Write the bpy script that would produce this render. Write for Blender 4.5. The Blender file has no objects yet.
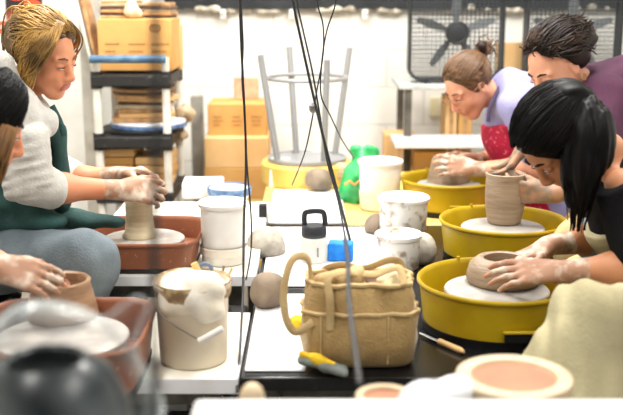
import bpy, math, random
import numpy as np
from mathutils import Vector, Matrix
random.seed(7); rng = np.random.default_rng(7)
C = bpy.context.scene.collection
PI = math.pi
V = Vector
# ------------------------------------------------------------------ camera
F = 1000.0; HC = 1.4; TH = math.radians(12.54)
def ray(px, py):
    u = (px-311.5)/F; v = (207.5-py)/F
    return V((u, math.cos(TH)+v*math.sin(TH), -math.sin(TH)+v*math.cos(TH)))
def P(px, py, Y=None, z=None):
    d = ray(px, py)
    t = Y/d.y if Y is not None else (z-HC)/d.z
    return V((0, 0, HC))+d*t
def X(px, Y, z=0.6):                      # world x of a pixel column at depth Y, height z
    dep = Y*math.cos(TH)+(HC-z)*math.sin(TH)
    return (px-311.5)/F*dep
cam = bpy.data.cameras.new('camera'); co = bpy.data.objects.new('camera', cam); C.objects.link(co)
co.location = (0, 0, HC); co.rotation_euler = (PI/2-TH, 0, 0)
cam.sensor_width = 36; cam.lens = 36*F/623; cam.clip_start = .05
cam.dof.use_dof = True; cam.dof.focus_distance = 2.95; cam.dof.aperture_fstop = 2.5
sc = bpy.context.scene; sc.camera = co
sc.view_settings.view_transform = 'Standard'; sc.view_settings.look = 'None'
sc.view_settings.gamma = 1; sc.view_settings.use_curve_mapping = False
sc.view_settings.exposure = 0.1
# ------------------------------------------------------------------ materials
def lin(c):
    return tuple(((x/255)/12.92 if x/255 <= .04045 else (((x/255)+.055)/1.055)**2.4) for x in c)
MATS = {}
def mat(name, c, rough=.6, c2=None, scale=8, detail=4, metal=0, bump=0, bscale=60, spec=.4, sss=0, lo=.4, hi=.65,
        stretch=None, alpha=1, trans=0, sheen=0):
    if name in MATS: return MATS[name]
    m = bpy.data.materials.new(name); m.use_nodes = True
    nt = m.node_tree; b = nt.nodes['Principled BSDF']; L = nt.links.new
    c = lin(c)
    b.inputs['Base Color'].default_value = (*c, 1)
    b.inputs['Roughness'].default_value = rough; b.inputs['Metallic'].default_value = metal
    b.inputs['Specular IOR Level'].default_value = spec
    if sss:
        b.inputs['Subsurface Weight'].default_value = sss
        b.inputs['Subsurface Radius'].default_value = (.012, .005, .003); b.inputs['Subsurface Scale'].default_value = 1
    if alpha < 1: b.inputs['Alpha'].default_value = alpha
    if trans: b.inputs['Transmission Weight'].default_value = trans
    if sheen: b.inputs['Sheen Weight'].default_value = sheen
    tc = None
    if c2 is not None or bump:
        tc = nt.nodes.new('ShaderNodeTexCoord'); mp = nt.nodes.new('ShaderNodeMapping')
        L(tc.outputs['Object'], mp.inputs['Vector'])
        if stretch: mp.inputs['Scale'].default_value = stretch
    if c2 is not None:
        n = nt.nodes.new('ShaderNodeTexNoise'); n.inputs['Scale'].default_value = scale; n.inputs['Detail'].default_value = detail
        L(mp.outputs['Vector'], n.inputs['Vector'])
        r = nt.nodes.new('ShaderNodeValToRGB'); r.color_ramp.elements[0].position = lo; r.color_ramp.elements[1].position = hi
        r.color_ramp.elements[0].color = (*c, 1); r.color_ramp.elements[1].color = (*lin(c2), 1)
        L(n.outputs['Fac'], r.inputs['Fac']); L(r.outputs['Color'], b.inputs['Base Color'])
    if bump:
        n2 = nt.nodes.new('ShaderNodeTexNoise'); n2.inputs['Scale'].default_value = bscale; n2.inputs['Detail'].default_value = 3
        L(mp.outputs['Vector'], n2.inputs['Vector'])
        bp = nt.nodes.new('ShaderNodeBump'); bp.inputs['Strength'].default_value = bump; bp.inputs['Distance'].default_value = .01
        L(n2.outputs['Fac'], bp.inputs['Height']); L(bp.outputs['Normal'], b.inputs['Normal'])
    MATS[name] = m; return m
def brick_mat(name, c, c2):
    m = bpy.data.materials.new(name); m.use_nodes = True; nt = m.node_tree; b = nt.nodes['Principled BSDF']; L = nt.links.new
    tc = nt.nodes.new('ShaderNodeTexCoord'); mp = nt.nodes.new('ShaderNodeMapping'); mp.inputs['Rotation'].default_value = (PI/2, 0, 0)
    L(tc.outputs['Object'], mp.inputs['Vector'])
    br = nt.nodes.new('ShaderNodeTexBrick'); br.inputs['Scale'].default_value = 1
    br.inputs['Color1'].default_value = (*lin(c), 1); br.inputs['Color2'].default_value = (*lin(c), 1); br.inputs['Mortar'].default_value = (*lin(c2), 1)
    br.inputs['Brick Width'].default_value = .42; br.inputs['Row Height'].default_value = .21; br.inputs['Mortar Size'].default_value = .006
    br.inputs['Mortar Smooth'].default_value = .8
    L(mp.outputs['Vector'], br.inputs['Vector']); L(br.outputs['Color'], b.inputs['Base Color'])
    bp = nt.nodes.new('ShaderNodeBump'); bp.inputs['Strength'].default_value = .4; bp.inputs['Distance'].default_value = .01; bp.invert = True
    L(br.outputs['Fac'], bp.inputs['Height']); L(bp.outputs['Normal'], b.inputs['Normal']); b.inputs['Roughness'].default_value = .8
    return m
def plastic_film(name, c, f):
    m = bpy.data.materials.new(name); m.use_nodes = True; nt = m.node_tree; L = nt.links.new
    b = nt.nodes['Principled BSDF']; b.inputs['Base Color'].default_value = (*lin(c), 1); b.inputs['Roughness'].default_value = .18
    b.inputs['Specular IOR Level'].default_value = .8
    t = nt.nodes.new('ShaderNodeBsdfTransparent'); mx = nt.nodes.new('ShaderNodeMixShader'); lw = nt.nodes.new('ShaderNodeLayerWeight'); lw.inputs['Blend'].default_value = f; L(lw.outputs['Facing'], mx.inputs[0])
    L(t.outputs[0], mx.inputs[1]); L(b.outputs[0], mx.inputs[2]); L(mx.outputs[0], nt.nodes['Material Output'].inputs['Surface'])
    return m
# ------------------------------------------------------------------ mesh builder (world coordinates)
class MB:
    def __init__(s): s.v = []; s.f = []; s.n = 0; s.big = []
    def add(s, vs, fs):
        o = len(s.v); s.v += [tuple(p) for p in vs]; s.f += [tuple(i+o for i in f) for f in fs]; return s
    def box(s, c, size, rot=None, taper=1.0):
        hx, hy, hz = size[0]/2, size[1]/2, size[2]/2; R = rot or Matrix.Identity(3); c = V(c)
        vs = []
        for z in (-1, 1):
            k = taper if z > 0 else 1
            for x, y in ((-1, -1), (1, -1), (1, 1), (-1, 1)): vs.append(c+R @ V((x*hx*k, y*hy*k, z*hz)))
        return s.add(vs, [(3, 2, 1, 0), (4, 5, 6, 7), (0, 1, 5, 4), (1, 2, 6, 5), (2, 3, 7, 6), (3, 0, 4, 7)])
    def loft(s, loops, cap0=True, cap1=True):
        n = len(loops[0]); vs = [p for l in loops for p in l]; fs = []
        for i in range(len(loops)-1):
            for j in range(n):
                k = (j+1) % n; fs.append((i*n+j, i*n+k, (i+1)*n+k, (i+1)*n+j))
        if cap0: fs.append(tuple(range(n-1, -1, -1)))
        if cap1: fs.append(tuple(range((len(loops)-1)*n, len(loops)*n)))
        return s.add(vs, fs)
    def lathe(s, c, prof, seg=40, cap0=True, cap1=True, wob=0, ax=None, sx=1, sy=1):
        c = V(c); loops = []
        R = ax or Matrix.Identity(3)
        for i, (r, z) in enumerate(prof):
            l = []
            for j in range(seg):
                a = 2*PI*j/seg; w = 1+wob*(math.sin(3*a+i*.7)+.6*math.sin(5*a-i*1.1))
                l.append(c+R @ V((r*w*math.cos(a)*sx, r*w*math.sin(a)*sy, z)))
            loops.append(l)
        return s.loft(loops, cap0, cap1)
    def tube(s, pts, r, seg=8, flat=None):
        pts = [V(p) for p in pts]; n = len(pts); rs = r if isinstance(r, (list, tuple)) else [r]*n
        loops = []; up = None
        for i in range(n):
            t = (pts[min(i+1, n-1)]-pts[max(i-1, 0)]);
            if t.length < 1e-9: t = V((0, 0, 1))
            t.normalize()
            if up is None: up = t.orthogonal().normalized() if flat is None else V(flat)
            a = (up-t*up.dot(t))
            if a.length < 1e-6: a = t.orthogonal()
            a.normalize(); b = t.cross(a); up = a
            k = 1 if flat is None else .35
            loops.append([pts[i]+(a*math.cos(2*PI*j/seg)*k+b*math.sin(2*PI*j/seg))*rs[i] for j in range(seg)])
        return s.loft(loops)
def smooth_path(pts, n=8):
    pts = [V(p) for p in pts]; out = []
    for i in range(len(pts)-1):
        p0 = pts[max(i-1, 0)]; p1 = pts[i]; p2 = pts[i+1]; p3 = pts[min(i+2, len(pts)-1)]
        for k in range(n):
            t = k/n
            out.append(.5*((2*p1)+(p2-p0)*t+(2*p0-5*p1+4*p2-p3)*t*t+(3*p1-p0-3*p2+p3)*t**3))
    out.append(pts[-1]); return out
def root_loc(o):
    while o.parent: o = o.parent
    return V(o.location)
def tag(o, label, cat, group=None, kind=None):
    o['label'] = label; o['category'] = cat
    if group: o['group'] = group
    if kind: o['kind'] = kind
    return o
def thing(name, loc, label, cat, group=None):
    o = bpy.data.objects.new(name, None); C.objects.link(o); o.location = loc; o.empty_display_size = .05
    return tag(o, label, cat, group)
def finish(name, me, m, parent, origin, smooth=True, angle=38):
    ms = m if isinstance(m, (list, tuple)) else [m]
    for x in ms: me.materials.append(x)
    if smooth:
        me.polygons.foreach_set('use_smooth', [True]*len(me.polygons))
        if angle < 180: me.set_sharp_from_angle(angle=math.radians(angle))
    o = bpy.data.objects.new(name, me); C.objects.link(o)
    if parent: o.parent = parent
    else: o.location = origin
    return o
def obj(name, mb, m, parent=None, bevel=0, angle=38, sub=0):
    vs = np.array(mb.v, dtype=np.float64)
    if parent: off = root_loc(parent)
    else:
        lo = vs.min(0); hi = vs.max(0); off = V(((lo[0]+hi[0])/2, (lo[1]+hi[1])/2, lo[2]))
    vs = vs-np.array(off)
    me = bpy.data.meshes.new(name); me.from_pydata([tuple(p) for p in vs], [], mb.f); me.update()
    o = finish(name, me, m, parent, off, True, angle)
    if bevel:
        b = o.modifiers.new('bevel', 'BEVEL'); b.width = bevel; b.segments = 2; b.limit_method = 'ANGLE'; b.angle_limit = math.radians(40)
    if sub:
        q = o.modifiers.new('sub', 'SUBSURF'); q.levels = sub; q.render_levels = sub
    return o
def struct(name, mb, m, label=None, parent=None, bevel=0):
    o = obj(name, mb, m, parent, bevel)
    if not parent: o['kind'] = 'structure'; o['label'] = label; o['category'] = name.split('_')[0]
    return o
def rotz(a): return Matrix.Rotation(a, 3, 'Z')
# ------------------------------------------------------------------ signed-distance modelling for bodies, cloth and lumps
class SDF:
    def __init__(s, vox=.005): s.p = []; s.vox = vox; s.cuts = []; s.noise = None
    def cone(s, a, b, ra, rb, k=.02, flat=None, ff=1.0, op='u'):
        s.p.append(('c', np.array(a, float), np.array(b, float), ra, rb, k, None if flat is None else np.array(flat, float), ff, op)); return s
    def ell(s, c, r, R=None, k=.02, op='u'):
        s.p.append(('e', np.array(c, float), np.array(r, float), np.eye(3) if R is None else np.array(R, float), k, op)); return s
    def mesh(s):
        lo = np.full(3, 1e9); hi = -lo
        for q in s.p:
            if q[-1] != 'u': continue
            if q[0] == 'c':
                r = max(q[3], q[4]); lo = np.minimum(lo, np.minimum(q[1], q[2])-r); hi = np.maximum(hi, np.maximum(q[1], q[2])+r)
            else: r = q[2].max(); lo = np.minimum(lo, q[1]-r); hi = np.maximum(hi, q[1]+r)
        vx = s.vox; lo -= vx*5+.012; hi += vx*5+.012
        n = np.ceil((hi-lo)/vx).astype(int)+1
        ax = [lo[i]+np.arange(n[i])*vx for i in range(3)]
        D = np.full(n, .2, np.float32)
        for q in s.p:
            if q[0] == 'c':
                r = max(q[3], q[4]); a = np.minimum(q[1], q[2])-r; b = np.maximum(q[1], q[2])+r; k = q[5]
            else: r = q[2].max(); a = q[1]-r; b = q[1]+r; k = q[4]
            mg = k+5*vx+.01
            i0 = np.clip(np.floor((a-mg-lo)/vx).astype(int), 0, n-1); i1 = np.clip(np.ceil((b+mg-lo)/vx).astype(int)+1, 1, n)
            if (i1 <= i0).any(): continue
            x = ax[0][i0[0]:i1[0], None, None]; y = ax[1][None, i0[1]:i1[1], None]; z = ax[2][None, None, i0[2]:i1[2]]
            if q[0] == 'c':
                A, B = q[1], q[2]; ba = B-A; L2 = max(ba.dot(ba), 1e-12)
                X_, Y_, Z_ = x-A[0], y-A[1], z-A[2]
                t = np.clip((X_*ba[0]+Y_*ba[1]+Z_*ba[2])/L2, 0, 1)
                dx, dy, dz = X_-t*ba[0], Y_-t*ba[1], Z_-t*ba[2]
                d2 = dx*dx+dy*dy+dz*dz
                if q[6] is not None:
                    f = q[6]; dn = dx*f[0]+dy*f[1]+dz*f[2]; d2 = d2+(q[7]**2-1)*dn*dn
                d = np.sqrt(d2)-(q[3]+(q[4]-q[3])*t)
            else:
                R = q[3]; X_, Y_, Z_ = x-q[1][0], y-q[1][1], z-q[1][2]
                l = [(X_*R[0, i]+Y_*R[1, i]+Z_*R[2, i])/q[2][i] for i in range(3)]
                k0 = np.sqrt(l[0]**2+l[1]**2+l[2]**2); d = (k0-1)*q[2].min()
                k1 = np.sqrt((l[0]/q[2][0])**2+(l[1]/q[2][1])**2+(l[2]/q[2][2])**2)+1e-9
                d = np.where(k0 < .5, d, k0*(k0-1)/k1)
            blk = D[i0[0]:i1[0], i0[1]:i1[1], i0[2]:i1[2]]; d = d.astype(np.float32)
            if q[-1] == 'u':
                h = np.maximum(k-np.abs(blk-d), 0)/k; blk[...] = np.minimum(blk, d)-h*h*k*.25
            else:
                d = -d; h = np.maximum(k-np.abs(blk-d), 0)/k; blk[...] = np.maximum(blk, d)+h*h*k*.25
        x = ax[0][:, None, None]; y = ax[1][None, :, None]; z = ax[2][None, None, :]
        for c in s.cuts: D = np.maximum(D, c(x, y, z).astype(np.float32))
        if s.noise is not None:
            I = np.nonzero(np.abs(D) < .05)
            D[I] += s.noise(ax[0][I[0]], ax[1][I[1]], ax[2][I[2]]).astype(np.float32)
        D[0], D[-1], D[:, 0], D[:, -1], D[:, :, 0], D[:, :, -1] = [.1]*6
        return nets(D, lo, vx)
def nets(D, lo, vx):
    S = D < 0
    cnt = np.zeros(np.array(D.shape)-1, np.int8)
    offs = [(a, b, c) for a in (0, 1) for b in (0, 1) for c in (0, 1)]
    sh = cnt.shape
    for a, b, c in offs: cnt += S[a:a+sh[0], b:b+sh[1], c:c+sh[2]]
    I = np.nonzero((cnt > 0) & (cnt < 8)); N = len(I[0])
    idx = np.full(sh, -1, np.int32); idx[I] = np.arange(N)
    val = np.stack([D[I[0]+a, I[1]+b, I[2]+c] for a, b, c in offs], 1)
    acc = np.zeros((N, 3)); num = np.zeros(N); o = np.array(offs, float)
    for i in range(8):
        for j in range(i+1, 8):
            if abs(o[i]-o[j]).sum() != 1: continue
            m = (val[:, i] < 0) != (val[:, j] < 0)
            den = val[:, i]-val[:, j]; t = np.where(m, val[:, i]/np.where(np.abs(den) < 1e-9, 1, den), 0)
            acc += m[:, None]*(o[i]+(o[j]-o[i])*t[:, None]); num += m
    vs = lo+(np.stack(I, 1)+acc/num[:, None])*vx
    fs = []
    for axn in range(3):
        sl0 = [slice(None)]*3; sl1 = [slice(None)]*3; sl0[axn] = slice(0, -1); sl1[axn] = slice(1, None)
        a, b = S[tuple(sl0)], S[tuple(sl1)]; E = np.nonzero(a != b)
        u, w = [(1, 2), (2, 0), (0, 1)][axn]
        p = [E[0], E[1], E[2]]
        ok = (p[u] > 0) & (p[w] > 0) & (p[u] < D.shape[u]-1) & (p[w] < D.shape[w]-1)
        p = [q[ok] for q in p]; pos = a[E][ok]
        def cell(du, dw):
            q = [p[0].copy(), p[1].copy(), p[2].copy()]; q[u] -= du; q[w] -= dw; return idx[q[0], q[1], q[2]]
        quad = np.stack([cell(1, 1), cell(0, 1), cell(0, 0), cell(1, 0)], 1)
        quad[~pos] = quad[~pos][:, ::-1]
        fs.append(quad)
    return vs, np.concatenate(fs)
def sobj(name, s, m, parent=None, matfn=None, extra=None):
    vs, fs = s.mesh() if isinstance(s, SDF) else s
    if parent: off = root_loc(parent)
    else:
        lo = vs.min(0); hi = vs.max(0); off = V(((lo[0]+hi[0])/2, (lo[1]+hi[1])/2, lo[2]))
    me = bpy.data.meshes.new(name)
    cen = vs[fs].mean(1)
    w = vs-np.array(off)
    me.vertices.add(len(w)); me.vertices.foreach_set('co', w.astype(np.float32).ravel())
    me.loops.add(fs.size); me.loops.foreach_set('vertex_index', fs.astype(np.int32).ravel())
    me.polygons.add(len(fs)); me.polygons.foreach_set('loop_start', np.arange(0, fs.size, 4, dtype=np.int32))
    me.update(calc_edges=True); me.validate()
    o = finish(name, me, m, parent, off, True, 180)
    if matfn is not None and len(me.polygons) == len(fs): me.polygons.foreach_set('material_index', matfn(cen).astype(np.int32))
    me.update(); return o
def wrinkle(amp, f=30, seed=0, dirv=(1, .6, .8)):
    r = np.random.default_rng(seed); ks = r.normal(size=(5, 3)); ks /= np.linalg.norm(ks, axis=1)[:, None]; ks *= np.array(dirv)
    ph = r.uniform(0, 6, 5); fr = f*np.array([1, 1.5, 2.1, .7, 2.7]); am = np.array([1, .7, .45, .9, .3])
    def fn(x, y, z):
        o = 0; wx = .02*np.sin(9*y+7*z+seed); wy = .02*np.sin(8*x+9*z)
        for i in range(5): o = o+am[i]*np.sin(fr[i]*(ks[i, 0]*(x+wx)+ks[i, 1]*(y+wy)+ks[i, 2]*z)+ph[i])
        return amp*o
    return fn
# ------------------------------------------------------------------ palette
M_wall = brick_mat('painted_block', (236, 235, 228), (214, 212, 204))
M_white = mat('white_paint', (232, 231, 226), .55, (216, 213, 204), 5, bump=.05)
M_floor = mat('concrete_floor', (148, 140, 130), .7, (120, 113, 104), 3, bump=.1)
M_ceil = mat('ceiling_paint', (235, 233, 228), .9)
M_black = mat('black_gloss_laminate', (12, 13, 16), .2, (26, 28, 32), 6, lo=.5, hi=.8, spec=.5)
M_blackmat = mat('black_plastic', (15, 15, 17), .5, (44, 42, 40), 40, lo=.58, hi=.8)
M_whitelam = mat('white_laminate', (233, 234, 236), .3, (214, 212, 206), 9, lo=.5, hi=.8)
M_creamlam = mat('cream_laminate', (228, 224, 210), .4, (206, 198, 178), 9, lo=.5, hi=.8)
M_yellowwood = mat('yellow_wood', (226, 196, 116), .5, (206, 170, 90), 10, stretch=(1, 8, 8))
M_yellow = mat('yellow_pan_plastic', (188, 158, 14), .38, (168, 138, 10), 6, spec=.5)
M_brown = mat('brown_pan_plastic', (138, 84, 58), .45, (190, 160, 138), 55, lo=.64, hi=.78)
M_head = mat('clay_smeared_wheel_head', (158, 154, 148), .4, (190, 184, 176), 14, metal=.15)
M_clay = mat('wet_clay', (156, 136, 114), .5, (134, 114, 94), 9, stretch=(1, 1, 9), bump=.25, bscale=30, spec=.5)
M_claydark = mat('brown_clay', (140, 124, 106), .75, (106, 92, 78), 12, bump=.5, bscale=25)
M_claygrey = mat('grey_clay', (176, 170, 158), .7, (140, 132, 120), 18, bump=.5, bscale=35)
M_greige = mat('bone_dry_clay', (190, 172, 142), .6, (160, 140, 110), 8, stretch=(1, 1, 8), bump=.2)
M_card = mat('cardboard', (206, 158, 92), .8, (192, 142, 78), 4)
M_cardlight = mat('pale_cardboard', (226, 186, 130), .8, (212, 168, 110), 4)
M_ink = mat('brown_print_ink', (140, 98, 52), .8)
M_bat = mat('particle_board_bat', (198, 156, 108), .8, (150, 110, 72), 20)
M_batdark = mat('dark_bat', (74, 60, 50), .7, (110, 88, 70), 20)
M_blueedge = mat('blue_glaze', (60, 92, 138), .4, (110, 140, 176), 30)
M_bluebar = mat('blue_painted_bar', (58, 92, 122), .45, (92, 120, 140), 20)
M_shelfblack = mat('dusty_black_shelf', (34, 33, 32), .6, (130, 124, 116), 45, lo=.64, hi=.8)
M_postwhite = mat('white_tube_post', (228, 224, 214), .5, (205, 198, 184), 12)
M_steel = mat('grey_steel', (120, 120, 118), .4, (150, 150, 148), 20, metal=.4)
M_dkmetal = mat('dark_steel', (78, 76, 70), .45, (104, 100, 92), 20, metal=.3)
M_stoolmetal = mat('pale_grey_tube', (148, 149, 150), .4, metal=.2)
M_fan = mat('charcoal_fan_frame', (34, 37, 40), .5)
M_fanwire = mat('grey_fan_wire', (58, 62, 66), .5)
M_blade = mat('fan_blade_grey', (112, 116, 118), .5)
M_slip = mat('milky_slip_water', (238, 234, 226), .2)
M_bucket = mat('white_bucket_plastic', (236, 234, 230), .35, (222, 217, 208), 7)
M_splat = mat('clay_splattered_white_plastic', (236, 234, 228), .4, (168, 150, 128), 26, lo=.52, hi=.66)
M_bucketclay = mat('clay_stained_bucket', (212, 196, 170), .5, (228, 216, 196), 7)
M_canvas = mat('tan_canvas', (182, 152, 100), .9, (160, 130, 82), 12, bump=.35, bscale=160, sheen=.2)
M_canvaslight = mat('light_canvas_webbing', (198, 172, 124), .9, (180, 152, 106), 12, bump=.3, bscale=160)
M_rag = mat('cream_rag', (222, 204, 164), .9, (204, 182, 140), 10, bump=.3, bscale=80)
M_bottle = mat('white_bottle_enamel', (204, 204, 196), .35)
M_lid = mat('charcoal_lid_plastic', (38, 40, 44), .45)
M_blue = mat('bright_blue_sponge', (28, 132, 224), .7, (16, 110, 204), 30, bump=.3)
M_green = mat('green_plastic_bag', (20, 150, 74), .3, (70, 190, 110), 14, spec=.6)
M_spongeyel = mat('yellow_sponge', (226, 190, 40), .85, (206, 166, 30), 40, bump=.4)
M_sagegrey = mat('grey_glove_fabric', (118, 124, 118), .8, (96, 104, 100), 20)
M_foam = mat('pink_foam_board', (226, 170, 138), .9, (206, 150, 122), 30)
M_cord = mat('black_cord', (22, 24, 26), .5)
M_terra = mat('terracotta_slip', (178, 110, 74), .5, (160, 94, 62), 8)
M_creampot = mat('cream_fired_clay', (204, 184, 152), .6, (182, 160, 126), 9)
M_woodtool = mat('wooden_tool', (208, 170, 112), .5)
M_orange = mat('orange_red_sign', (222, 84, 46), .6)
M_posterdk = mat('dark_poster_paper', (42, 36, 40), .6, (160, 70, 40), 5, lo=.5, hi=.62)
M_film = plastic_film('clear_plastic_film', (206, 216, 216), .22)
M_teal = mat('dark_teal_glaze', (14, 22, 25), .3, (26, 40, 44), 5)
M_lamp = mat('lamp_diffuser', (255, 255, 255))
b_ = M_lamp.node_tree.nodes['Principled BSDF']; b_.inputs['Emission Color'].default_value = (1, .97, .92, 1); b_.inputs['Emission Strength'].default_value = 3
TZ = .52                                         # table top height
# ------------------------------------------------------------------ the room
struct('floor', MB().box((0, 2.3, -.05), (4.8, 7, .1)), M_floor, 'grey concrete studio floor')
struct('ceiling', MB().box((0, 2.3, 2.85), (4.8, 7, .1)), M_ceil, 'white studio ceiling')
struct('wall_back', MB().box((0, 5.65, 1.4), (4.8, .1, 2.8)), M_wall, 'white painted block wall at the back')
struct('wall_right', MB().box((2.35, 2.3, 1.4), (.1, 7, 2.8)), M_white, 'white wall on the right')
struct('wall_left', MB().box((-2.35, 2.3, 1.4), (.1, 7, 2.8)), M_white, 'white wall on the left')
xa = X(79, 4.75, 1.2); 
struct('wall_side', MB().box(((xa-2.3)/2, 4.8, 1.4), (xa+2.3, .1, 2.8)), M_white, 'white partition wall behind the blonde woman')
struct('trim_1', MB().box((xa+.035, 4.8, 1.4), (.06, .14, 2.8)), mat('greyed_trim_paint', (190, 186, 174), .6, (164, 158, 146), 10), 'grey trim post ending the partition wall')
zb = P(300, 9, Y=5.58).z
struct('trim_2', MB().box((1.0, 5.575, zb+.45), (3.6, .05, .9)), mat('dark_board', (26, 30, 32), .6, (40, 44, 46), 8), 'wide dark board along the top of the back wall')
s = SDF(.009); s.cone((-.75, 5.57, zb), (2.3, 5.57, zb), .016, .014, .02); s.noise = wrinkle(.007, 55, 77)
o = sobj('trim_3', s, mat('flaked_plaster', (206, 200, 184), .9, (150, 140, 124), 30, bump=.5)); o['kind'] = 'structure'; o['label'] = 'ragged plaster edge under the dark board'; o['category'] = 'trim'
board_o = bpy.data.objects['trim_2']
for px in (223, 292, 365):
    p = P(px, 14, Y=5.55)
    c_ = obj('clip_plate', MB().box(p, (.03, .03, .05)), M_bucket, board_o, .004); obj('screw', MB().lathe(p+V((0, -.016, 0)), [(.006, 0), (.006, .004)], 10, ax=Matrix.Rotation(PI/2, 3, 'X')), M_dkmetal, c_)
# lamps
for i, (x, y) in enumerate(((-.9, 1.3), (.9, 1.3), (-.9, 3.4), (.9, 3.4), (0, 4.7))):
    t = thing('ceiling_light', (x, y, 2.8), 'long white fluorescent ceiling light', 'ceiling light', 'ceiling lights')
    obj('housing', MB().box((x, y, 2.77), (.4, 1.24, .06)), M_white, t, .01)
    obj('diffuser', MB().box((x, y, 2.735), (.34, 1.18, .012)), M_lamp, t)
    l = bpy.data.lights.new('tube_light', 'AREA'); l.shape = 'RECTANGLE'; l.size = .34; l.size_y = 1.18; l.energy = (30, 28, 66, 66, 44)[i]; l.color = (1, .975, .94)
    o = bpy.data.objects.new('tube_light', l); C.objects.link(o); o.location = (x, y, 2.72)
w = bpy.data.worlds.new('world'); sc.world = w; w.use_nodes = True
w.node_tree.nodes['Background'].inputs[0].default_value = (.95, .98, 1, 1); w.node_tree.nodes['Background'].inputs[1].default_value = .42
# wall poster and sign on the partition
p = P(24, 6, Y=4.745)
t = thing('poster', p, 'dark poster with orange shapes on the partition above the blonde woman', 'poster')
obj('sheet', MB().box(p+V((0, 0, .06)), (.17, .006, .24)), M_posterdk, t)
for dx, dz, s in ((-.03, .02, .05), (.04, -.02, .04), (.03, .1, .06)): obj('orange_shape', MB().lathe(p+V((dx, -.004, dz+.03)), [(s, 0), (s, .003)], 14, ax=Matrix.Rotation(PI/2, 3, 'X'), sy=.5), M_orange, t)
p = P(5, 27, Y=4.745)
t = thing('wall_sign', p, 'small orange red sign with pale lettering left of the blonde hair', 'sign')
obj('plate', MB().box(p, (.12, .006, .052)), M_orange, t)
mb = MB()
for i in range(7): mb.box(p+V((-.04+i*.0135, -.004, 0)), (.008, .003, .016+.004*(i % 2)))
obj('lettering', mb, mat('pale_lettering', (240, 214, 190), .7), t)
# wall outlet
p = P(441, 107, Y=5.59)
t = thing('wall_outlet', p, 'cream wall outlet behind the fan table', 'outlet')
obj('plate', MB().box(p, (.12, .014, .11)), mat('cream_plastic', (226, 216, 178), .5), t, .004)
for dz in (-.025, .025): obj('socket', MB().box(p+V((0, -.008, dz)), (.034, .004, .03)), M_creamlam, t)
# ------------------------------------------------------------------ tables
def table(name, x0, x1, y0, y1, z, th, mtop, medge, label, legs, legm):
    t = thing(name, ((x0+x1)/2, (y0+y1)/2, 0), label, 'table')
    obj('tabletop', MB().box(((x0+x1)/2, (y0+y1)/2, z-th/2), (x1-x0, y1-y0, th)), mtop, t, .006)
    if medge:
        e = MB(); g = .004
        for c, s in ((((x0+x1)/2, y0, z-th/2), (x1-x0+g*2, .008, th)), (((x0+x1)/2, y1, z-th/2), (x1-x0+g*2, .008, th)), ((x0, (y0+y1)/2, z-th/2), (.008, y1-y0, th)), ((x1, (y0+y1)/2, z-th/2), (.008, y1-y0, th))): e.box(c, s)
        obj('edge_band', e, medge, t)
    for sx in (x0+.06, x1-.06):
        for sy in (y0+.06, y1-.06): obj('leg', MB().box((sx, sy, (z-th)/2), (.045, .045, z-th)), legm, t, .004)
    obj('apron_rail', MB().box(((x0+x1)/2, (y0+y1)/2, z-th-.03), (x1-x0-.12, y1-y0-.12, .05)), legm, t)
    return t
table('work_table', -.158, .76, 2.155, 3.635, TZ, .03, M_black, M_blackmat, 'long black glossy work table down the middle of the studio', True, M_dkmetal)
table('yellow_table', X(257, 3.66), .72, 3.665, 4.76, TZ, .06, M_yellowwood, None, 'yellow wooden table behind the black work table', True, M_yellowwood)
table('wheel_table', -.74, -.172, 2.86, 3.9, .555, .03, M_creamlam, M_whitelam, "white table under the blonde woman's brown wheel", True, M_dkmetal)
table('wheel_table', -.8, -.172, 2.15, 2.62, TZ, .035, M_creamlam, M_whitelam, 'white table in front holding the clay slurry bucket', True, M_dkmetal)
# white board on the yellow table, white slabs for glare on the black one
def board(x0, x1, y0, y1, z, th, m, name, label, cat):
    return tag(obj(name, MB().box(((x0+x1)/2, (y0+y1)/2, z+th/2), (x1-x0, y1-y0, th)), m, None, .004), label, cat)
board(X(268, 3.7), X(346, 3.7), 3.655, 4.27, TZ, .012, M_whitelam, 'board_or_glare', 'square white board on the yellow table under the brown clay lump', 'board')
board(X(247, 2.3), X(306, 2.3), 2.19, 2.78, TZ, .006, M_whitelam, 'board_or_glare', 'white slab in place of glare on the black table left of the tan tool bag', 'board')  # white slab paints the glare on the glossy black top
board(X(272, 3.2)-.02, X(395, 3.2), 2.86, 3.6, TZ, .006, M_whitelam, 'board_or_glare', 'white slab in place of glare on the black table under the water bottle', 'board')  # second white slab, table glare put into colour
# under the front left table: boxes and papers
tag(obj('paper_carton', MB().box((P(176, 400, Y=2.45)), (.075, .1, .11)), M_bucket, None, .004), 'small white carton below the front left table', 'carton')
tag(obj('yellow_carton', MB().box((P(130, 405, Y=2.5)), (.035, .1, .09)), mat('yellow_card', (226, 198, 70), .7), None, .004), 'narrow yellow carton below the front left table', 'carton')
p = V((-.45, 2.45, .27)); t = thing('low_shelf', (p.x, p.y, 0), 'dark low shelf below the front left table', 'shelf')
obj('shelf_board', MB().box((p.x, 2.45, .318), (.5, .3, .024)), M_blackmat, t, .003)
for sx in (-.22, .22):
    for sy in (-.12, .12): obj('leg', MB().box((p.x+sx, 2.45+sy, .153), (.03, .03, .306)), M_blackmat, t)
# crate with label in the gap
p = P(226, 300, Y=2.75)
t = thing('tool_crate', (p.x-.02, 2.75, 0), 'black tool case with a pale label in the gap between the white tables', 'case')
obj('body', MB().box((p.x-.02, 2.75, .24), (.16, .14, .48)), M_blackmat, t, .01)
obj('label_strip', MB().box((p.x+.01, 2.678, .425), (.04, .004, .014)), M_creamlam, t)
obj('handle', MB().tube(smooth_path([(p.x-.05, 2.75, .48), (p.x-.04, 2.75, .5), (p.x, 2.75, .5), (p.x+.01, 2.75, .48)]), .006), M_dkmetal, t)
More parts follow.
